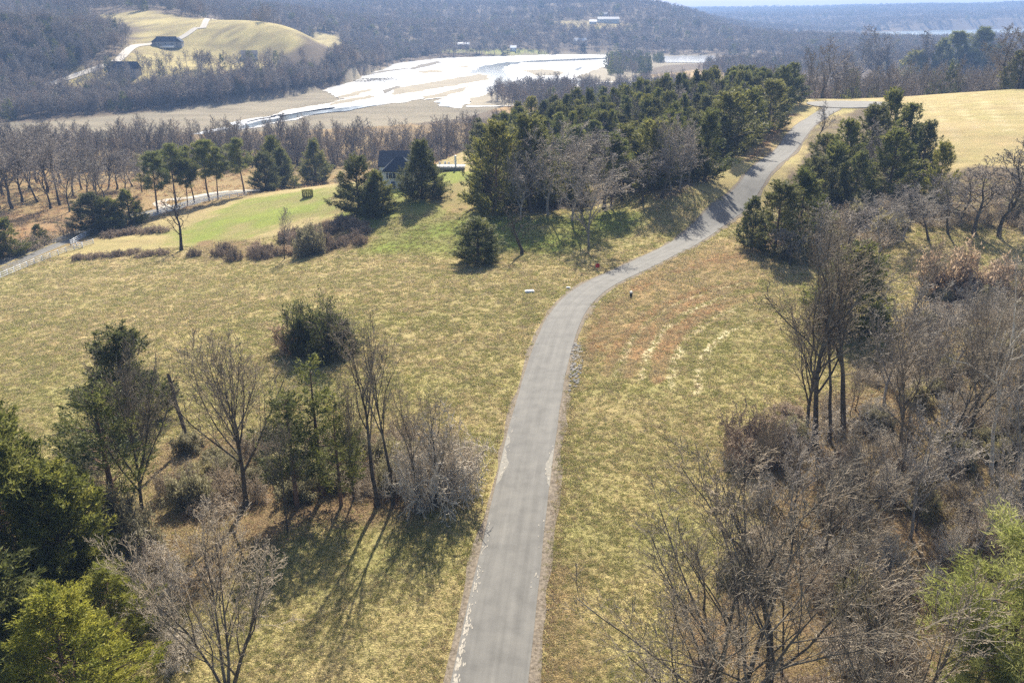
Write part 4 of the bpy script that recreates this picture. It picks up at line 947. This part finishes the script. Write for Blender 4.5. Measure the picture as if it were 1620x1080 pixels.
# deck beside the house
dx, dy, dg = hit(712, 270)
deck = tag(empty("deck", (dx, dy + 1.5, dg)), "raised deck with white railing beside the broad lawn cedar", "deck")
V, F = boxes([(0, 0, .95, 8.5, 5, .16)]); link("platform", mesh_from("platform", V, F, plain("deck_boards", (0.5, 0.47, 0.42), .8, .15, 3)), deck)
V, F = boxes([(0, 0, 0, 8.5, .08, .8)]); o = link("skirt", mesh_from("skirt", V, F, WOODM), deck); o.location = (0, -2.45, .45)
pm = mesh_from("railing_post", *boxes([(0, 0, .5, .09, .09, 1.0)]), WHITE)
for i in range(8): o = link("railing_post", pm, deck); o.location = (-4.1 + i * 1.17, -2.3, 1.03)
rm_ = mesh_from("rail", *boxes([(0, 0, 0, 8.3, .06, .08)]), WHITE)
for z in (1.35, 1.95): o = link("rail", rm_, deck); o.location = (0, -2.3, z)
V, F = tubes(np.array([(0, 0, 0, 0, 0, 3.2, .32, .3), (0, 0, 3.2, 0, 0, 3.25, .3, .01)]), 12)
tag(link("white_column", mesh_from("white_column", V, F, WHITE, True), None, (dx + 1.6, dy + .3, dg + 1.03)), "white round column standing on the house deck", "column")
def chair(x, y, z, rz, lab):
    e = tag(empty("deck_chair", (x, y, z), rz), lab, "chair", "white chairs on the house deck")
    link("seat", mesh_from("seat", *boxes([(0, 0, .45, .6, .6, .08)]), WHITE), e); link("backrest", mesh_from("backrest", *boxes([(0, .3, .8, .6, .07, .7)]), WHITE), e)
    lg = mesh_from("leg", *boxes([(0, 0, .2, .06, .06, .42)]), WHITE)
    for a, b in ((-.26, -.26), (.26, -.26), (-.26, .26), (.26, .26)): o = link("leg", lg, e); o.location = (a, b, 0)
for i, (a, b, r_) in enumerate([(-3, .2, .3), (-1.6, .6, -.2), (-.2, .1, 2.6)]): chair(dx + a, dy + 1.5 + b, dg + 1.03, r_, "white chair set out on the house deck")
# clipped boxwood
x, y, g = hit(487, 312); rg = np.random.default_rng(12); n = 6000
P = rg.uniform(-1, 1, (n, 3)); ax = rg.integers(0, 3, n); P[np.arange(n), ax] = np.sign(P[np.arange(n), ax]) * rg.uniform(.88, 1.03, n)
P = P * (1.4, .9, 1.0) + (0, 0, 1.05); V, F = blades(P, rg.normal(size=(n, 3)) + (0, 0, .5), rg.uniform(.1, .2, n), rg.uniform(.08, .14, n), rg)
e = tag(empty("clipped_hedge", (x, y, g), .3), "small boxy clipped green hedge alone on the bright lawn", "hedge")
link("leaves", mesh_from("leaves", V, F, CEDAR, False, {"tint": ('FLOAT', np.repeat(np.clip(rg.normal(.6, .25, n), 0, 1), 3))}), e)
V, F = tubes(np.array([(a, b, -.1, a * 1.1, b, 1.5, .05, .03) for a in (-.8, -.3, .3, .8) for b in (-.4, .4)]), 5); link("stems", mesh_from("stems", V, F, PBARK), e)

def far_house(px, py, w, d, h, rise, wm, rm, label, rot=0.0, cat="house", dy=0.0, wins=None):
    x, y, g = hit(px, py); e = tag(empty("house" if cat == "house" else cat.replace(" ", "_"), (x, y + dy, g), rot), label, cat)
    if wins is None: wins = [('S', u, h * .55, 1.5, 1.6) for u in np.linspace(-w * .36, w * .36, max(2, int(w / 5)))]
    block(e, 0, 0, w, d, h, rise, wm, rm, wins=wins); return e
e = far_house(265, 74, 17, 9, 4.5, 4.2, STONE, NAVY, "dark-roofed stone house with white terrace on the cleared hill", .1)
block(e, 9, 3, 8, 8, 4.2, 3.5, STONE, NAVY, rot=math.pi / 2, wins=[('W', 0, 2.5, 1.2, 1.4)])
block(e, -9, 2, 7, 8, 4.2, 3.2, STONE, NAVY, rot=math.pi / 2, wins=[('W', 0, 2.5, 1.2, 1.4)])
V, F = boxes([(2, -8, .1, 11, 6, 1.6)]); link("terrace", mesh_from("terrace", V, F, WHITE), e)
far_house(198, 120, 22, 10, 5.5, 5, STONE, NAVY, "long dark-roofed house at the foot of the cleared hill", -.05)
far_house(395, 92, 14, 9, 3.5, 3, SIDING, SHING, "low grey-roofed house among bare trees beside the hill field", .3)
far_house(372, 30, 16, 10, 5, 4, STONE, SHING, "dark house at the wood's edge above the hill field", .2)
far_house(962, 36, 40, 12, 6, 4, SIDING, BLUEM, "long blue-roofed barn on the far clearing", 0, "barn")
far_house(938, 38, 13, 9, 4, 3, WHITE, TINR, "white farmhouse with pale roof beside the blue-roofed barn")
far_house(957, 26, 10, 8, 4, 3, WHITE, TINR, "small white shed uphill of the blue-roofed barn", .2, "shed")
far_house(733, 76, 18, 9, 5, 3, STONE, TINR, "pale-roofed house on the lake's far shore lawn", .1)
far_house(812, 80, 9, 8, 4, 3, WHITE, TINR, "small white boathouse at the lake's far shore", 0, "boathouse")
far_house(812, 57, 14, 9, 5, 3, WHITE, TINR, "white house in the wooded slope over the far shore", .3)
far_house(918, 70, 20, 10, 5, 4, WHITE, TINR, "large pale house at the shore below the far clearing", -.2)
for i, px in enumerate((1222, 1233, 1243)):
    far_house(px, 67, 9, 6, 3.5, 2, WHITE, TINR, ["white cottage farthest along the distant pasture row", "white cottage in the middle of the distant pasture row", "white cottage near the long grey shed on the distant pasture"][i])
far_house(1275, 67, 26, 9, 4, 2.5, STONE, TINR, "long grey shed at the end of the distant white cottages", 0, "shed")

# ------------------------------------------------------------------ white board fences
PAINT = plain("white_fence_paint", (0.62, 0.64, 0.66), 0.6, 0.1, 3, 0.3)
POST = mesh_from("post", *boxes([(0, 0, .65, .15, .15, 1.5)]), PAINT)
RAIL = mesh_from("rail", *boxes([(.5, 0, 0, 1, .05, .15)]), PAINT)
def fence(pts, name, label, cat="fence", step=2.6, rails=(.35, .8, 1.25)):
    L = catmull(pts, .5) if len(pts) > 2 else np.array([np.array(pts[0]) + (np.array(pts[1]) - np.array(pts[0])) * t for t in np.linspace(0, 1, 12)])
    s = np.concatenate([[0], np.cumsum(np.linalg.norm(np.diff(L, axis=0), axis=1))]); n = max(1, int(round(s[-1] / step)))
    q = [np.array((np.interp(v, s, L[:, 0]), np.interp(v, s, L[:, 1]))) for v in np.linspace(0, s[-1], n + 1)]
    z = H(np.array([a[0] for a in q]), np.array([a[1] for a in q]))
    e = tag(empty(name, (*q[0], z[0])), label, cat)
    for i, a in enumerate(q):
        o = link("post", POST, e); o.location = (a[0] - q[0][0], a[1] - q[0][1], z[i] - z[0])
    for i in range(n):
        d = q[i + 1] - q[i]; ln = np.linalg.norm(d); dz = z[i + 1] - z[i]
        nrm = np.array((d[1], -d[0])) / ln * .09
        for h_ in rails:
            o = link("rail", RAIL, e); o.location = (q[i][0] - q[0][0] + nrm[0], q[i][1] - q[0][1] + nrm[1], z[i] - z[0] + h_)
            o.rotation_euler = (0, -math.atan2(dz, ln), math.atan2(d[1], d[0])); o.scale = (math.hypot(ln, dz), 1, 1)
fence(poly((-60,466),(0,441),(50,420),(105,399)), "board_fence", "white board fence along the two-lane road, field side, before the gate")
fence(poly((112,388),(140,373),(180,360),(215,350),(250,341),(290,330),(330,319),(390,310)), "board_fence", "long white board fence running under the row of pines")
fence(poly((105,399),(131,392)), "fence_wing", "short white fence wing of the gateway, beside the roadside fence", "fence", 2.2)
fence(poly((112,388),(131,391)), "field_gate", "white board gate between the fence wings under the wide cedar", "gate", 2.6)
fence(poly((131,391),(148,386)), "fence_wing", "white fence wing turned into the field beside the gate", "fence", 2.2)

# ------------------------------------------------------------------ small roadside things
def at(px, py): return hit(px, py)
x, y, g = at(945, 428); e = tag(empty("red_sign", (x, y, g)), "small red sign on a post at the lane bend", "sign")
link("post", mesh_from("post", *boxes([(0, 0, .45, .07, .07, 1.1)]), WOODM), e)
link("panel", mesh_from("panel", *boxes([(0, -.06, .95, .75, .04, .75)]), plain("red_sign_paint", (0.40, 0.03, 0.03), .5, .1, 2)), e)
x, y, g = at(112, 370); e = tag(empty("warning_sign", (x, y, g)), "yellow diamond warning sign beside the two-lane road", "sign")
link("post", mesh_from("post", *boxes([(0, 0, 1.1, .08, .08, 2.4)]), WOODM), e)
o = link("panel", mesh_from("panel", *boxes([(0, 0, 0, .8, .04, .8)]), plain("yellow_sign_paint", (0.75, 0.45, 0.02), .5, .05, 2)), e); o.location = (0, -.07, 2.1); o.rotation_euler = (0, R(45), 0)
CONC = plain("pale_concrete", (0.62, 0.61, 0.57), .85, .1, 4)
def slab(px, py, w, d, h, nm, lab, cat, rz):
    x, y, g = at(px, py); e = tag(empty(nm, (x, y, g), rz), lab, cat)
    link("base", mesh_from("base", *boxes([(0, 0, h / 2 - .05, w, d, h + .1)]), CONC), e)
    link("lid", mesh_from("lid", *boxes([(0, 0, h + .04, w * .8, d * .8, .08)]), CONC), e)
slab(838, 462, 1.5, 1.0, .22, "utility_vault", "flat pale concrete utility vault in the mown field", "utility box", .2)
slab(899, 456, .7, .5, .16, "marker_slab", "small white marker slab at the lane's outer verge", "marker", -.2)
x, y, g = at(998, 470); e = tag(empty("utility_pedestal", (x, y, g)), "dark utility pedestal with pale cap on the inner verge of the bend", "pedestal")
V, F = tubes(np.array([(0, 0, -.1, 0, 0, .75, .22, .22)]), 12); link("body", mesh_from("body", V, F, plain("dark_green_plastic", (0.03, 0.04, 0.035), .6, .1, 3), True), e)
V, F = tubes(np.array([(0, 0, .75, 0, 0, 1.0, .27, .2), (0, 0, 1.0, 0, 0, 1.03, .2, .01)]), 12); link("cap", mesh_from("cap", V, F, CONC, True), e)

# ------------------------------------------------------------------ scattered stuff (geometry nodes)
def scatter_stuff(name, P, scl, idx, protos, rotz=None, label=None, tilt=None):
    cl = bpy.data.collections.new(name + "_kinds")
    for i, me in enumerate(protos):
        cl.objects.link(bpy.data.objects.new("%s_kind_%02d" % (name, i), me))
    n = len(P); rg = np.random.default_rng(len(name))
    rot = np.zeros((n, 3)); rot[:, 2] = rg.uniform(0, 6.283, n) if rotz is None else rotz
    me = mesh_from(name, P, np.zeros((0, 3), int), None, False, {"rot": ('FLOAT_VECTOR', rot), "scl": ('FLOAT_VECTOR', scl)})
    a = me.attributes.new("idx", 'INT', 'POINT'); a.data.foreach_set("value", np.asarray(idx, np.int32))
    o = kind(link(name, me), "stuff")
    ng = bpy.data.node_groups.new(name, 'GeometryNodeTree')
    ng.interface.new_socket("Geometry", in_out='INPUT', socket_type='NodeSocketGeometry'); ng.interface.new_socket("Geometry", in_out='OUTPUT', socket_type='NodeSocketGeometry')
    gi, go = ng.nodes.new("NodeGroupInput"), ng.nodes.new("NodeGroupOutput")
    ci = ng.nodes.new("GeometryNodeCollectionInfo"); ci.inputs["Collection"].default_value = cl; ci.inputs["Separate Children"].default_value = True; ci.inputs["Reset Children"].default_value = True
    ip = ng.nodes.new("GeometryNodeInstanceOnPoints"); ip.inputs["Pick Instance"].default_value = True
    def na(nm, t):
        q = ng.nodes.new("GeometryNodeInputNamedAttribute"); q.data_type = t; q.inputs["Name"].default_value = nm
        return [s for s in q.outputs if s.enabled and s.name == "Attribute"][0]
    ng.links.new(gi.outputs[0], ip.inputs["Points"]); ng.links.new(ci.outputs[0], ip.inputs["Instance"])
    ng.links.new(na("idx", 'INT'), ip.inputs["Instance Index"]); ng.links.new(na("rot", 'FLOAT_VECTOR'), ip.inputs["Rotation"]); ng.links.new(na("scl", 'FLOAT_VECTOR'), ip.inputs["Scale"])
    ng.links.new(ip.outputs[0], go.inputs[0])
    md = o.modifiers.new("scatter", 'NODES'); md.node_group = ng
    return o
def lod_tree(seed, mat, **kw):
    T, C, h, w = grow_tree(seed, **kw); S = np.concatenate([T, C]); S[:, [2, 5]] *= 1.0
    V, F = tubes(S, 3); return mesh_from("far_tree", V / h, F, mat)
FTW = mat_bark("far_twigs", (0.17, 0.152, 0.132), (0.32, 0.29, 0.255)); FTB = mat_bark("far_brown_twigs", (0.19, 0.15, 0.115), (0.33, 0.265, 0.21))
fk = dict(height=16, n=(13, 7, 5), lens=(0.6, 0.45, 0.5), angs=(48, 42, 46), t0=0.25, rmin=0.035, nsegs=(4, 3, 2, 1))
far_protos = [lod_tree(200 + i, FTW if i < 3 else FTB, **fk) for i in range(4)]
fc = cedar_proto(210, CEDAR, h=1.0, w=.52, clumps=90, per=22, size=.075); fc2 = cedar_proto(211, CEDAR, h=1.0, w=.45, clumps=90, per=22, size=.075, shape=.9)
far_protos += [fc.parts[1][1], fc2.parts[1][1]]
HOPEN = poly((135,24),(190,20),(250,18),(325,30),(420,36),(540,55),(545,95),(450,122),(330,138),(170,150),(20,160),(120,125),(160,108),(205,88),(205,65),(190,55),(150,44))
def far_wood():
    rg = np.random.default_rng(300)
    P, S, I = [], [], []
    def add(x, y, hmin, hmax, pc, wf=1.0):
        n = len(x); h = rg.uniform(hmin, hmax, n); c = rg.random(n) < pc
        idx = np.where(c, rg.integers(4, 6, n), rg.integers(0, 4, n)); h = np.where(c, h * .85, h)
        P.append(np.column_stack([x, y, H(x, y) - .3])); S.append(np.column_stack([h * wf, h * wf, h])); I.append(idx)
    # broad country, thinning with distance
    N0 = 95000
    Y = rg.uniform(470, 5600, N0); X = rg.uniform(-.74, .74, N0) * Y + rg.normal(size=N0) * 20
    z = H(X, Y); m = z > WATER + .9
    for pl, c, wp in ZONES:
        if c in (HILLF, (0.29,0.24,0.10), (0.25,0.27,0.08), (0.30,0.2,0.12)): m &= ~in_poly(X, Y, pl)
    for pt in hd[::3]: m &= (X - pt[0])**2 + (Y - pt[1])**2 > 64
    m &= ~((Y < 560) & (X > -20)); m &= ~((Y < 600) & (X < -20) & (z < -19)); m &= ~in_poly(X, Y, HOPEN); m &= ~(in_poly(X, Y, LAKE))
    m &= ~in_poly(X, Y, [at_height(a, b, WATER) for a, b in [(930,125),(975,112),(1130,104),(1250,112),(1100,150),(940,150),(740,190),(730,160)]])
    m &= rg.random(N0) < np.where(Y < 1500, 1.0, np.where(Y < 2600, .8, .55))
    X, Y = X[m], Y[m]; k = Y > 2600
    near = ~k
    n8 = near & (Y < 1200); n9 = near & (Y >= 1200)
    add(X[n8], Y[n8], 12, 19, 0.06, 1.1); add(X[n9], Y[n9], 10, 17, .06, 1.7); add(X[k], Y[k], 11, 17, .08, 2.6)
    # denser belts: hill foot, left hill wood
    for pl, n, pc in [(poly((0,192),(180,177),(330,162),(450,148),(540,130),(585,107),(560,95),(520,112),(440,128),(330,142),(240,150),(170,155),(80,165),(-60,175)), 1200, .03),
                      (poly((-80,30),(120,45),(180,65),(180,80),(130,98),(80,110),(20,128),(-80,145)), 2000, .25),
                      (poly((560,62),(640,75),(720,70),(640,92),(590,104),(550,90)), 900, .1)]:
        q = np.array(scatter_fast(pl, n, rg)); add(q[:, 0], q[:, 1], 8, 15, pc, 1.1)
    # scattered trees on the hill field's lower slope
    q = np.array(scatter_fast(poly((60,150),(150,112),(240,108),(350,108),(430,98),(500,92),(450,112),(330,135),(170,148)), 90, rg)); add(q[:, 0], q[:, 1], 12, 17, .04, 1.0)
    # island and lake-edge woods
    for pts, n, h0, h1, pc in [([(958,104),(985,95),(1022,100),(1030,114),(1000,122),(965,118)], 130, 13, 19, .45), ([(1034,92),(1048,92),(1050,100),(1034,99)], 12, 9, 14, .8),
                               ([(775,160),(800,146),(880,140),(950,146),(1010,142),(1100,135),(1000,165),(880,172),(800,172)], 420, 9, 17, .0), ([(1120,104),(1250,100),(1330,112),(1250,128),(1110,126)], 500, 11, 17, .05)]:
        q = np.array(scatter_fast([at_height(a, b, -21.5) for a, b in pts], n, rg)); add(q[:, 0], q[:, 1], h0, h1, pc, 1.0)
    # the depth of the river wood in the valley
    q = np.array(scatter_fast([(-420,320),(-230,340),(-150,360),(-90,368),(-40,378),(15,388),(20,415),(-40,405),(-140,392),(-260,380),(-420,365)], 500, rg)); add(q[:, 0], q[:, 1], 8, 18, .01, 1.0); q = np.array(scatter_fast([(-420,316),(-230,330),(-150,340),(-90,348),(-40,358),(12,370),(20,405),(-40,398),(-140,385),(-260,372),(-420,355)], 1100, rg)); add(q[:, 0], q[:, 1], 3, 8, .0, 1.5)
    q = np.array(scatter_fast([(110,385),(320,395),(420,440),(330,560),(140,520)], 700, rg)); add(q[:, 0], q[:, 1], 12, 18, .12, 1.0)
    scatter_stuff("far_woods", np.concatenate(P), np.concatenate(S), np.concatenate(I), far_protos)
def scatter_fast(pl, n, rg):
    A = np.array(pl); lo, hi = A.min(0), A.max(0); out = np.zeros((0, 2))
    while len(out) < n:
        q = rg.uniform(lo, hi, (n * 3, 2)); out = np.vstack([out, q[in_poly(q[:, 0], q[:, 1], pl)]])
    return out[:n]
far_wood()

# grass
def tuft(seed, mat, nb=20, h=.22, w=.42, bw=.045):
    rg = np.random.default_rng(seed); C = np.column_stack([rg.normal(size=(nb, 2)) * w * .3, np.full(nb, -.02)])
    D = np.column_stack([rg.normal(size=(nb, 2)) * .75, np.ones(nb)]); V, F = blades(C, D, rg.uniform(.5, 1.2, nb) * h, rg.uniform(.7, 1.3, nb) * bw, rg)
    return mesh_from("tuft", V, F, mat, False, {"tint": ('FLOAT', np.repeat(rg.uniform(0, 1, nb), 3))})
GG = mat_leaf("green_grass", (0.155, 0.165, 0.055), (0.29, 0.285, 0.105), (0.43, 0.40, 0.18), .4, .2)
GT = mat_leaf("tan_grass", (0.24, 0.19, 0.10), (0.42, 0.345, 0.19), (0.58, 0.49, 0.30), .4, .2)
GS = mat_leaf("straw", (0.45, 0.37, 0.22), (0.62, 0.53, 0.34), (0.78, 0.69, 0.48), .4, .2)
GO = mat_leaf("orange_sedge", (0.25, 0.145, 0.07), (0.40, 0.26, 0.14), (0.54, 0.39, 0.24), .4, .25)
GL = mat_leaf("leaf_litter", (0.12, 0.075, 0.045), (0.26, 0.17, 0.105), (0.42, 0.30, 0.20), .2, .3)
tp = [tuft(1, GG), tuft(2, GG, 26), tuft(3, GT), tuft(4, GT, 26), tuft(5, GS, 12, .2, .5), tuft(6, GO, 18, .6, .4, .03), tuft(7, GL, 9, .13, .8, .12), tuft(8, GL, 9, .13, .9, .14), tuft(9, GO, 16, .16, .5, .03)]
def lane_dist(x, y):
    d = np.full(x.shape, 1e9)
    for i in range(0, len(lane), 2): d = np.minimum(d, (x - lane[i, 0])**2 + (y - lane[i, 1])**2)
    return np.sqrt(d)
def grass():
    rg = np.random.default_rng(400); N1 = 230000
    u = rg.uniform(0, 1, N1); Y = 24 * (195 / 24) ** u; X = rg.uniform(-.72, .72, N1) * (Y + 12)
    d = lane_dist(X, Y); k = d > 2.75 + .9 * rg.random(N1) ** .5; X, Y, d = X[k], Y[k], d[k]
    C = ground_colour(X, Y); r = C[:, 1] / (C[:, 0] + 1e-6)               # greenness of the soil there
    gr = np.clip((r - .70) / .28 + rg.normal(size=len(X)) * .35, 0, 1)
    idx = np.where(gr > .45, rg.integers(0, 2, len(X)), rg.integers(2, 4, len(X)))
    lit = np.zeros(len(X), bool)
    for pl, c, wp in ZONES:
        if c in (LITTER, WOOD): lit |= in_poly(X + rg.normal(size=len(X)) * 1.2, Y + rg.normal(size=len(X)) * 1.2, pl)
    idx = np.where(lit & (rg.random(len(X)) < .8), rg.integers(6, 8, len(X)), idx)
    orange = (C[:, 0] > .2) & (r < .66) & ~lit & (rg.random(len(X)) < .35); idx = np.where(orange, 5, idx)
    idx = np.where(rg.random(len(X)) < .04, 4, idx)
    s = rg.uniform(.6, 1.35, len(X)) * (1 + .25 * vnoise(X, Y, 3, 61)) * np.clip(Y / 65, .75, 2.0)
    s = np.where(idx == 5, s * .6, s)
    zs = s * np.where(idx >= 6, .6, .75)
    P = [np.column_stack([X, Y, H(X, Y)])]; S = [np.column_stack([s, s, zs])]; I = [idx]
    def line(pts, per, wid, ii, sc_):
        L = catmull([hit2(*p) for p in pts], .3); n = int(len(L) * per); j = rg.integers(0, len(L), n)
        q = L[j] + rg.normal(size=(n, 2)) * wid; fade = vnoise(L[j, 0], L[j, 1], 2.5, 71) > -.45; q = q[fade]; n = len(q)
        s_ = rg.uniform(.6, 1.3, n) * sc_; P.append(np.column_stack([q, H(q[:, 0], q[:, 1])])); S.append(np.column_stack([s_, s_, s_ * .5])); I.append(np.full(n, ii))
    for pts in ([(1000,460),(1040,440),(1090,425),(1150,412),(1190,398)], [(1080,430),(1130,412),(1185,402)]): line(pts, 3, .7, 5, 1.1)
    for pts in ([(930,570),(940,530),(960,500),(985,478)], [(1185,250),(1215,222),(1238,200)]): line(pts, 3, .5, 5, .9)
    for o, ii in ((-3.5, 6), (3.7, 6), (4.1, 7)):            # leaves drifted along the lane edges
        q = offset_line(lane[20:110], o + rg.normal(size=90) * .2); q = np.repeat(q, 9, 0) + rg.normal(size=(810, 2)) * .3; s_ = rg.uniform(.4, .9, len(q))
        P.append(np.column_stack([q, H(q[:, 0], q[:, 1]) + .03])); S.append(np.column_stack([s_, s_, s_ * .6])); I.append(np.full(len(q), ii))
    # tall marsh grass in the valley
    q = scatter_fast([(-260,170),(-135,165),(-112,215),(-90,255),(-40,278),(-10,330),(-60,345),(-160,335),(-260,320)], 9000, rg)
    k = vnoise(q[:, 0], q[:, 1], 9, 81) > -.35; q = q[k]; s_ = rg.uniform(1.2, 2.6, len(q)); dv = np.full(len(q), 1e9)
    for p_ in vroad[::3]: dv = np.minimum(dv, np.hypot(q[:, 0] - p_[0], q[:, 1] - p_[1]))
    q, s_ = q[dv > 5.5], s_[dv > 5.5]
    P.append(np.column_stack([q, H(q[:, 0], q[:, 1])])); S.append(np.column_stack([s_ * 1.5, s_ * 1.5, s_])); I.append(np.where(rg.random(len(q)) < .45, 3, np.where(q[:, 0] < -105, 5, np.where(rg.random(len(q)) < .6, 4, 5))))
    scatter_stuff("grass", np.concatenate(P), np.concatenate(S), np.concatenate(I), tp)
grass()
# riprap stones and stumps
def stone(seed, mat):
    bm = bmesh.new(); bmesh.ops.create_icosphere(bm, subdivisions=1, radius=.5); rg = np.random.default_rng(seed)
    for v in bm.verts: v.co *= float(rg.uniform(.7, 1.2)); v.co.z *= .7
    me = bpy.data.meshes.new("stone"); bm.to_mesh(me); bm.free(); me.materials.append(mat); return me
ST = plain("limestone", (0.21, 0.2, 0.185), .9, .3, 2, .2)
rg = np.random.default_rng(500); q = scatter_fast(poly((905,545),(918,540),(922,575),(914,612),(900,620),(902,585)), 190, rg); s_ = rg.uniform(.15, .5, 190)
scatter_stuff("riprap_stones", np.column_stack([q, H(q[:, 0], q[:, 1]) + .05]), np.column_stack([s_, s_, s_]), rg.integers(0, 3, 190), [stone(i, ST) for i in range(3)])
stp = []
for a, b in ((565,126),(625,124)), ((560,129),(610,129)), ((580,127),(628,126)):
    for t in np.linspace(0, 1, 40): stp.append(at_height(a[0] + (b[0] - a[0]) * t + rg.normal() * .6, a[1] + (b[1] - a[1]) * t + rg.normal() * .25, WATER))
stp = np.array(stp); s_ = rg.uniform(1.2, 2.6, len(stp))
scatter_stuff("lake_stumps", np.column_stack([stp, np.full(len(stp), WATER + .3)]), np.column_stack([s_ * 1.3, s_, s_ * .6]), rg.integers(0, 3, len(stp)), [stone(i + 5, MUDD) for i in range(3)])

# ------------------------------------------------------------------ haze
V, F = boxes([(0, 4380, 38, 9600, 9200, 130)])
m, nt, out = new_mat("haze")
pv = nt.nodes.new("ShaderNodeVolumePrincipled"); pv.inputs["Color"].default_value = (0.36, 0.57, 1.0, 1); pv.inputs["Density"].default_value = 0.0002; pv.inputs["Anisotropy"].default_value = 0.0
nt.links.new(pv.outputs[0], out.inputs["Volume"])
kind(link("haze", mesh_from("haze", V, F, m)), "stuff")
